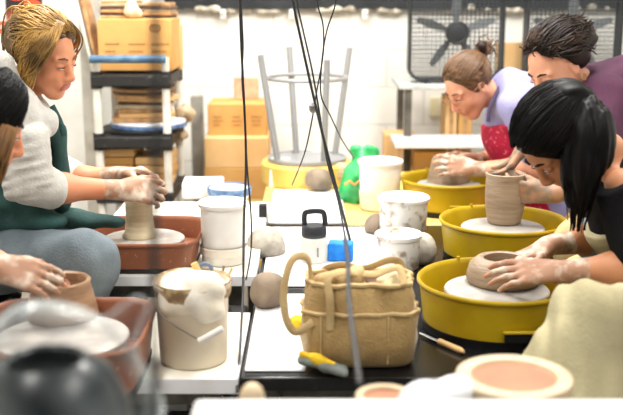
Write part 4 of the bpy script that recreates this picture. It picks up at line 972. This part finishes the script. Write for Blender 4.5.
for i, pth in enumerate(pp):
    w1, w2, ph = r_.uniform(.001, .006), r_.uniform(.001, .006), r_.uniform(0, 6)
    pp[i] = [p+V((w1*math.sin(5*k/len(pth)*2+ph), w2*math.sin(4*k/len(pth)*2+ph*2), w1*math.cos(6*k/len(pth)*2+ph)))*min(1, k/3) for k, p in enumerate(pth)]
obj('loose_strands', strands(pp, .0027), M_hblond2, ha, angle=180)
stool(J['pel'].x, J['pel'].y, min(J['pel'].z-.18, J['hipL'].z-.1, J['hipR'].z-.1), 'black round stool under a seated potter')
# ================= B: back right, lavender tee and crimson apron =================
J = dict(head=PX(470, 85, 3.9), neck=PX(503, 97, 3.95), chest=PX(519, 130, 3.97), pel=PX(560, 235, 3.95), fwd=V((-1, 0, -.35)),
         shL=PX(522, 108, 3.78), elL=PX(540, 168, 3.72), wrL=PX(474, 169, 3.82), shR=PX(512, 100, 4.14), elR=PX(505, 158, 4.12), wrR=PX(474, 160, 4.02),
         hipL=PX(572, 252, 3.87), kneeL=PX(505, 232, 3.75), ankL=PX(515, 330, 3.75), toeL=PX(490, 340, 3.75),
         hipR=PX(572, 250, 4.03), kneeR=PX(510, 228, 4.2), ankR=PX(520, 320, 4.2), toeR=PX(496, 330, 4.2))
J['handL'] = dict(d=(-1, .22, .12), n=(-.15, .9, -.35), curl=(.3, .45, .35), spread=.08, thumb=(.3, .6), sc=1.0)
J['handR'] = dict(d=(-1, -.1, .16), n=(-.1, -.6, -.7), curl=(.35, .5, .35), spread=.06, thumb=(.3, .6), sc=1.0)
hR = basis(PI+.42, .68, 0); SC = .97
tB = body('B', J, 'person with brown bun, glasses, lavender shirt and crimson apron at the far yellow wheel', M_skinlt, hR, SC, clay=.1)
hd = J['head']; face_extras(tB, hd, hR, SC, M_hbrown); q = lambda x, y, z: hd+hR @ (V((x, y, z))*SC)
S = SDF(.0055); torso_prims(S, J['pel'], J['chest'], J['neck'], J['shL'], J['shR'], J['fwd'], .026); S.cone(PX(512, 88, 3.95), PX(535, 98, 3.95), .075, .1, .05); arm_prims(S, J['shL'], J['elL'], J['wrL'], .022, upto=.75); arm_prims(S, J['shR'], J['elR'], J['wrR'], .022, upto=.75)
S.noise = wrinkle(.003, 40, 61); sobj('lavender_shirt', S, M_lav, tB)
S = SDF(.0055); torso_prims(S, J['pel'], J['chest'], J['neck'], J['shL'], J['shR'], J['fwd'], .04)
fw = J['fwd'].normalized(); ch = J['chest']; tv = (J['neck']-J['pel']).normalized(); n_ = (fw-tv*fw.dot(tv)).normalized()
S.cuts.append(lambda x, y, z: -((x-ch.x)*n_.x+(y-ch.y)*n_.y+(z-ch.z)*n_.z)+.03); S.cuts.append(lambda x, y, z: (x-ch.x)*tv.x+(y-ch.y)*tv.y+(z-ch.z)*tv.z-.075)
S.noise = wrinkle(.0025, 36, 62); ap = sobj('apron_bib', S, M_red, tB)
obj('apron_strap', MB().tube(smooth_path([PX(488, 122, 3.82), PX(490, 108, 3.83), PX(496, 94, 3.86), PX(503, 82, 3.9)]), .008, 8, flat=(0, 1, 0)), mat('dark_strap', (70, 60, 84), .8), ap)
S = SDF(.0055); 
for s in 'LR': S.cone(J['hip'+s], J['knee'+s], .105, .085, .06)
S.cone(J['kneeL'], J['kneeR'], .07, .07, .08); S.noise = wrinkle(.004, 36, 63); sobj('apron_lap', S, M_red, tB)
S = SDF(.006); leg_prims(S, J['hipR'], J['kneeR'], J['ankR'], None, .012); leg_prims(S, J['hipL'], J['kneeL'], J['ankL'], None, .012); sobj('trousers', S, M_jeans, tB)
S = cap_sdf(hd, hR, SC, rad=(.105, .084, .096), line=((.07, .075), (-.012, -.09)), noise=wrinkle(.002, 80, 64, (.5, 2, 2)))
ha = sobj('hair', S, M_hbrown, tB)
pp = shell_paths(hd, hR, SC, 240, lambda u, r: (.62+r.uniform(-.2, .2), (2*u-1)*1.1, .75-abs(2*u-1)*.5), lambda u, r: (-.92, (2*u-1)*.15, .32+r.uniform(-.1, .1)), seed=6, rad=(.105, .085, .097))
pp += shell_paths(hd, hR, SC, 80, lambda u, r: (-.1+r.uniform(-.2, .3), (-1 if u < .7 else 1), -.3+r.uniform(-.3, .3)), lambda u, r: (-.92, 0, .3), seed=7, rad=(.104, .085, .097))
bn = q(-.135, 0, .075)
for i in range(60):
    a = r_.uniform(0, 6.3); tl = r_.uniform(-1, 1); rr = .026+r_.uniform(0, .006)
    u1 = V((math.cos(a), math.sin(a), tl)).normalized(); u2 = u1.orthogonal().normalized(); pp.append([bn+(u1*math.cos(k*.5)+u2*math.sin(k*.5))*rr for k in range(8)])
for i in range(14): pp.append(smooth_path([bn, bn+V((r_.uniform(-.02, .04), r_.uniform(-.03, .03), r_.uniform(.0, .04))), bn+V((r_.uniform(0, .07), r_.uniform(-.04, .04), r_.uniform(-.04, .06)))], 4))
S2 = SDF(.004).ell(bn, (.027, .027, .027)); S2.noise = wrinkle(.005, 90, 65); sobj('bun', S2, M_hdark, ha)
obj('strands', strands(pp, .0027), M_hbrown, ha, angle=180)
g = thing  # glasses are worn: a child part
gl = MB()
for s in (-1, 1):
    gl.tube([q(.112+.0*k, s*.034+.021*math.cos(k*PI/8), .0+.016*math.sin(k*PI/8)) for k in range(17)], .0014, 5); gl.tube([q(.11, s*.055, .004), q(.06, s*.078, .006), q(-.005, s*.082, .012)], .0015, 5)
gl.tube([q(.112, -.013, .002), q(.115, 0, .005), q(.112, .013, .002)], .0014, 5)
obj('glasses', gl, mat('rose_gold_wire', (190, 130, 96), .3, metal=.6), tB)
stool(J['pel'].x, J['pel'].y, min(J['pel'].z-.18, J['hipL'].z-.1, J['hipR'].z-.1), 'black round stool under a seated potter')
# ================= C: middle right, plum top and dark curly hair =================
J = dict(head=PX(557, 66, 3.38), neck=PX(588, 90, 3.48), chest=PX(625, 110, 3.46), pel=PX(668, 240, 3.4), fwd=V((-1, 0, -.5)),
         shL=PX(606, 98, 3.3), elL=PX(602, 186, 3.1), wrL=PX(548, 194, 3.19), shR=PX(582, 94, 3.66), elR=PX(566, 132, 3.6), wrR=PX(524, 147, 3.36),
         hipL=PX(668, 262, 3.3), kneeL=PX(580, 246, 3.0), ankL=PX(590, 350, 3.0), toeL=PX(560, 362, 3.0),
         hipR=PX(668, 258, 3.5), kneeR=PX(590, 225, 3.6), ankR=PX(598, 330, 3.6), toeR=PX(570, 340, 3.6))
J['handL'] = dict(d=(-1, .25, .02), n=(-.25, .5, .1), curl=(.5, .55, .4), spread=.04, thumb=(.3, .7))
J['handR'] = dict(d=(-.55, -.25, -.8), n=(-.4, .2, .3), curl=(.25, .3, .25), spread=.05, thumb=(.35, .6))
hR = basis(PI+.5, .62, .05); SC = .99
tC = body('C', J, 'person with dark curly hair and plum top at the tall ribbed cylinder', M_skinlt, hR, SC, clay=.15, claymat=M_clayskin2)
hd = J['head']; face_extras(tC, hd, hR, SC, M_hdark); q = lambda x, y, z: hd+hR @ (V((x, y, z))*SC)
S = SDF(.0055); torso_prims(S, J['pel'], J['chest'], J['neck'], J['shL'], J['shR'], J['fwd'], .018); arm_prims(S, J['shL'], J['elL'], J['wrL'], .024, upto=.8); arm_prims(S, J['shR'], J['elR'], J['wrR'], .024, upto=.8)
S.cone(PX(600, 84, 3.46), PX(640, 82, 3.46), .07, .11, .05); S.noise = wrinkle(.0035, 36, 71); sobj('plum_top', S, M_purple, tC)
S = SDF(.0055); torso_prims(S, J['pel'], J['chest'], J['neck'], J['shL'], J['shR'], J['fwd'], .032); zc_ = PX(615, 114, 3.3).z
for s in 'LR': S.cone(J['hip'+s], J['hip'+s].lerp(J['knee'+s], .55), .115, .095, .05)
S.cuts.append(lambda x, y, z: z-zc_+0*x+0*y); S.noise = wrinkle(.003, 34, 74); sobj('grey_apron', S, M_greycloth, tC)
S = SDF(.006); leg_prims(S, J['hipR'], J['kneeR'], J['ankR'], None, .016); leg_prims(S, J['hipL'], J['kneeL'], J['ankL'], None, .016); S.cone(J['pel']-V((0, 0, .05)), J['pel'], .15, .15, .05); S.noise = wrinkle(.003, 36, 72); sobj('khaki_trousers', S, M_khaki, tC)
def exC(S, q, A):
    S.ell(q(-.09, 0, .03), np.array((.075, .08, .07)), A, .04); S.ell(q(-.14, 0, .03), np.array((.05, .06, .045)), A, .04)
S = cap_sdf(hd, hR, SC, rad=(.107, .086, .098), cen=(-.014, 0, .038), line=((.06, .1), (-.06, -.055)), noise=wrinkle(.004, 75, 73), extra=exC)
ha = sobj('hair', S, M_hdark, tC)
pp = []
pp += shell_paths(hd, hR, SC, 260, lambda u, r: (.72+r.uniform(-.25, .1), (2*u-1)*1.0, .95-abs(2*u-1)*.5), lambda u, r: (-.95, (2*u-1)*.9, .05+r.uniform(-.5, .5)), lift=.1, wav=.09, rad=(.118, .09, .103), cen=(-.02, 0, .04), seed=21, jit=.3)
for i in range(300):
    u = V((r_.gauss(0, .8), r_.gauss(0, .8), r_.gauss(.4, .6))).normalized()
    if u.x > .4 and u.z < .75: continue
    if u.x > -.3 and u.z < .3: continue
    if u.z < -.5: continue
    ex = 1+(.3 if u.x < 0 else 0)*abs(u.x); c_ = q(-.014+u.x*.11*ex, u.y*.09, .04+u.z*.1)
    dr = (hR @ V((-.7 if u.x < .3 else r_.uniform(-.6, .5), u.y*.7+r_.uniform(-.4, .4), r_.uniform(-.6, .1)))).normalized(); s1 = dr.orthogonal().normalized(); s2 = dr.cross(s1); rr = r_.uniform(.004, .008); ln = r_.uniform(.045, .085)
    pp.append([c_+dr*ln*(j/11-.4)+(s1*math.cos(j*.8+i)+s2*math.sin(j*.8+i))*rr for j in range(12)])
obj('curls', strands(pp, .0032), M_hdark, ha, angle=180)
obj('earring', MB().tube([q(-.012+.009*math.cos(k*PI/6), .09, -.05+.012*math.sin(k*PI/6)) for k in range(13)], .0015, 5), M_gold, tC)
stool(J['pel'].x, J['pel'].y, min(J['pel'].z-.18, J['hipL'].z-.1, J['hipR'].z-.1), 'black round stool under a seated potter')
# ================= D: front right, black hair, black tee, beige apron =================
J = dict(head=PX(560, 139, 2.5), neck=PX(604, 152, 2.58), chest=PX(635, 210, 2.58), pel=PX(700, 340, 2.55), fwd=V((-1, 0, -.35)),
         shL=PX(628, 190, 2.42), elL=PX(648, 268, 2.3), wrL=PX(560, 272, 2.4), shR=PX(600, 178, 2.74), elR=PX(612, 236, 2.76), wrR=PX(548, 246, 2.64),
         hipL=PX(700, 362, 2.45), kneeL=PX(612, 325, 2.12), ankL=PX(600, 480, 2.1), toeL=PX(560, 492, 2.1),
         hipR=PX(700, 355, 2.65), kneeR=PX(600, 285, 2.78), ankR=PX(605, 430, 2.75), toeR=PX(570, 440, 2.75))
J['handL'] = dict(d=(-1, .12, -.02), n=(-.1, .45, -.8), curl=(.15, .3, .25), spread=.07, thumb=(.45, .35), sc=1.05)
J['handR'] = dict(d=(-.9, -.3, -.3), n=(-.2, -.2, -.9), curl=(.15, .2, .2), spread=.12, thumb=(.8, -.2), sc=1.05)
hR = basis(PI+.28, 1.0, -.05); SC = .98
tD = body('D', J, 'person with long black ponytail, black tee and beige apron at the nearest yellow wheel', M_skintan, hR, SC, clay=.13)
hd = J['head']; face_extras(tD, hd, hR, SC, M_hblack); q = lambda x, y, z: hd+hR @ (V((x, y, z))*SC)
S = SDF(.0055); torso_prims(S, J['pel'], J['chest'], J['neck'], J['shL'], J['shR'], J['fwd'], .010); zn_ = PX(604, 166, 2.58).z; S.cuts.append(lambda x, y, z: z-zn_-(x-J['neck'].x)*.8+0*y); arm_prims(S, J['shL'], J['elL'], J['wrL'], .026, upto=.8); arm_prims(S, J['shR'], J['elR'], J['wrR'], .02, upto=.6)
S.noise = wrinkle(.003, 36, 81); sobj('black_tee', S, M_blackcloth, tD)
S = SDF(.0055); arm_prims(S, J['shR'], J['elR'], J['wrR'], .016, upto=1.3); 
S.noise = wrinkle(.003, 40, 86); sobj('grey_sleeve', S, M_greycloth, tD)
S = SDF(.0055); torso_prims(S, J['pel'], J['chest'], J['neck'], J['shL'], J['shR'], J['fwd'], .03)
fw = J['fwd'].normalized(); ch2 = J['chest']; tv2 = (J['neck']-J['pel']).normalized(); n2_ = (fw-tv2*fw.dot(tv2)).normalized()
S.cuts.append(lambda x, y, z: -((x-ch2.x)*n2_.x+(y-ch2.y)*n2_.y+(z-ch2.z)*n2_.z)+.03); S.cuts.append(lambda x, y, z: (x-ch2.x)*tv2.x+(y-ch2.y)*tv2.y+(z-ch2.z)*tv2.z-.0)
S.noise = wrinkle(.003, 36, 82); sobj('apron_bib', S, M_beige, tD)
S = SDF(.006); S.cone(PX(700, 335, 2.4), PX(592, 324, 2.08), .13, .09, .06); S.cone(PX(592, 324, 2.08), PX(566, 440, 2.0), .09, .15, .05); S.cone(PX(650, 330, 2.25), PX(630, 460, 2.15), .11, .17, .06); S.cone(J['hipR'], J['kneeR'], .115, .08, .06); S.cone(J['hipL'], J['hipR'], .12, .12, .08)
S.noise = wrinkle(.0075, 34, 83, (1.5, 1.3, .25)); sobj('apron_lap', S, M_beige, tD)
S = SDF(.006); leg_prims(S, J['hipR'], J['kneeR'], J['ankR'], None, .012); leg_prims(S, J['hipL'], J['kneeL'], J['ankL'], None, .012); S.cone(J['hipR'].lerp(J['kneeR'], .6), J['kneeR']+V((-.05, 0, .0)), .095, .085, .05); sobj('khaki_trousers', S, M_khaki, tD)
pt = q(-.1, .035, .03)                           # ponytail gathered at the crown, falling beside the neck
tail = smooth_path([pt, PX(592, 128, 2.42), PX(588, 148, 2.41), PX(583, 172, 2.4), PX(578, 204, 2.41)], 6)
def exD(S, q, A): S.ell(q(-.075, 0, .03), np.array((.07, .08, .08)), A, .04)
S = cap_sdf(hd, hR, SC, rad=(.11, .09, .102), cen=(-.014, 0, .036), line=((.08, .07), (.0, -.095)), noise=wrinkle(.0015, 80, 84, (.5, 2, 2)), extra=exD)
ha = sobj('hair', S, M_hblack, tD)
S = SDF(.0045)
rad_ = [.014+.034*math.sin(PI*min(.93, .12+i/(len(tail)-1)*.84)) for i in range(len(tail))]
for i in range(len(tail)-1): S.cone(tail[i], tail[i+1], rad_[i], rad_[i+1], .02)
S.noise = wrinkle(.003, 80, 85, (2, 2, .3)); sobj('ponytail', S, M_hblack, ha)
pp = shell_paths(hd, hR, SC, 300, lambda u, r: (.7+r.uniform(-.2, .1), (2*u-1)*1.2, .7-abs(2*u-1)*.7), lambda u, r: (-.95, .3+r.uniform(-.1, .1), .0+r.uniform(-.12, .12)), lift=.03, seed=8, rad=(.12, .0915, .104), cen=(-.014, 0, .036))
pp += shell_paths(hd, hR, SC, 90, lambda u, r: (-.1+r.uniform(-.3, .2), 1, -.5+r.uniform(-.3, .3)), lambda u, r: (-.9, .4, .0), seed=9, rad=(.11, .091, .102))
for i in range(130):
    a = r_.uniform(0, 6.3); f = r_.uniform(.5, 1.08); e = r_.uniform(.75, 1.06); w = r_.uniform(-.5, .5)
    path = []
    for k, p in enumerate(tail):
        kk = k/(len(tail)-1); rr = rad_[k]*f*(1+.15*math.sin(6*kk+i)); path.append(p+V((math.cos(a+w*kk)*rr, math.sin(a+w*kk)*rr, -.02*kk*(e-.7)*10*kk)))
    pp.append(path[:max(6, int(len(path)*min(1, e)))])
for i in range(16): s = i/16; pp.append(smooth_path([q(.05, .088, .03), q(.055+.02*r_.random(), .092, -.02), q(.06+.03*r_.random(), .09, -.08-.04*r_.random())], 5))
obj('strands', strands(pp, .0026), M_hblack, ha, angle=180)
stool(J['pel'].x, J['pel'].y, min(J['pel'].z-.18, J['hipL'].z-.1, J['hipR'].z-.1), 'black round stool under a seated potter')
# ================= E: front left, mostly out of frame =================
J = dict(head=PX(-22, 122, 2.28), neck=PX(-60, 172, 2.26), chest=PX(-85, 225, 2.26), pel=PX(-140, 360, 2.25), fwd=V((1, 0, -.2)),
         shR=PX(-60, 190, 2.08), elR=PX(-55, 268, 2.0), wrR=PX(-6, 268, 2.12), shL=PX(-48, 185, 2.42), elL=PX(-30, 262, 2.46), wrL=PX(22, 270, 2.42),
         hipR=PX(-140, 385, 2.15), kneeR=PX(-45, 385, 1.98), ankR=PX(-50, 520, 2.0), toeR=PX(-10, 530, 2.0),
         hipL=PX(-140, 375, 2.35), kneeL=PX(-40, 350, 2.5), ankL=PX(-45, 460, 2.5), toeL=PX(-10, 470, 2.5))
J['handR'] = dict(d=(1, .12, -.25), n=(.2, .6, -.6), curl=(.25, .45, .35), spread=.03, thumb=(.35, .4), sc=.95)
J['handL'] = dict(d=(.9, -.3, .02), n=(.1, -.6, -.7), curl=(.3, .5, .4), spread=.05, thumb=(.3, .6), sc=1.0)
hR = basis(.32, .45, 0); SC = .98
tE = body('E', J, 'person with dark hair at the left edge pressing the wide brown clay bowl', M_skin, hR, SC, clay=.11)
hd = J['head']; face_extras(tE, hd, hR, SC, M_hdark); q = lambda x, y, z: hd+hR @ (V((x, y, z))*SC)
S = SDF(.006); torso_prims(S, J['pel'], J['chest'], J['neck'], J['shL'], J['shR'], J['fwd'], .014); arm_prims(S, J['shR'], J['elR'], J['wrR'], .02, upto=.9); arm_prims(S, J['shL'], J['elL'], J['wrL'], .02, upto=.9); S.noise = wrinkle(.003, 36, 91); sobj('black_top', S, M_blackcloth, tE)
S = SDF(.006); leg_prims(S, J['hipR'], J['kneeR'], J['ankR'], None, .014); leg_prims(S, J['hipL'], J['kneeL'], J['ankL'], None, .014); S.cone(J['pel']-V((0, 0, .05)), J['pel'], .15, .15, .05); sobj('trousers', S, M_blackcloth, tE)
def exE(S, q, A): S.ell(q(-.05, 0, -.06), np.array((.06, .075, .08)), A, .04); S.ell(q(.01, -.075, -.0), np.array((.04, .022, .06)), A, .03)
S = cap_sdf(hd, hR, SC, rad=(.114, .094, .104), cen=(-.012, 0, .036), line=((.1, .085), (.012, -.12)), noise=wrinkle(.003, 70, 92, (2, 2, .5)), extra=exE)
ha = sobj('hair', S, M_hblack, tE)
pp = shell_paths(hd, hR, SC, 200, lambda u, r: (.6+r.uniform(-.4, .2), -.2+r.uniform(-.1, .3), .9), lambda u, r: (.15+r.uniform(-.8, .3), -1, -.55+r.uniform(-.3, .3)), seed=11, rad=(.117, .097, .107)); obj('dark_strands', strands(pp, .003), M_hblack, ha, angle=180)
pp = []
for i in range(90):
    a = r_.uniform(-.09, .05); b = r_.uniform(.0, .03); pp.append(smooth_path([q(a+.03, -.088, .03), q(a+.035, -.1-b*.5, -.03), q(a+.03+r_.uniform(-.01, .02), -.095-b, -.1), q(a+.0+r_.uniform(-.02, .02), -.085-b, -.16-r_.uniform(0, .05))], 5))
obj('blond_tips', strands(pp, .0032), mat('brassy_hair_ends', (118, 80, 36), .45, (60, 40, 20), 9), ha, angle=180)
e_ = q(-.005, -.088, -.045); sobj('earring', SDF(.002).ell(e_, (.006, .006, .007)), mat('pearl', (236, 230, 218), .25), tE)
stool(J['pel'].x, J['pel'].y, min(J['pel'].z-.18, J['hipL'].z-.1, J['hipR'].z-.1), 'black round stool under a seated potter')
bpy.context.view_layer.update()
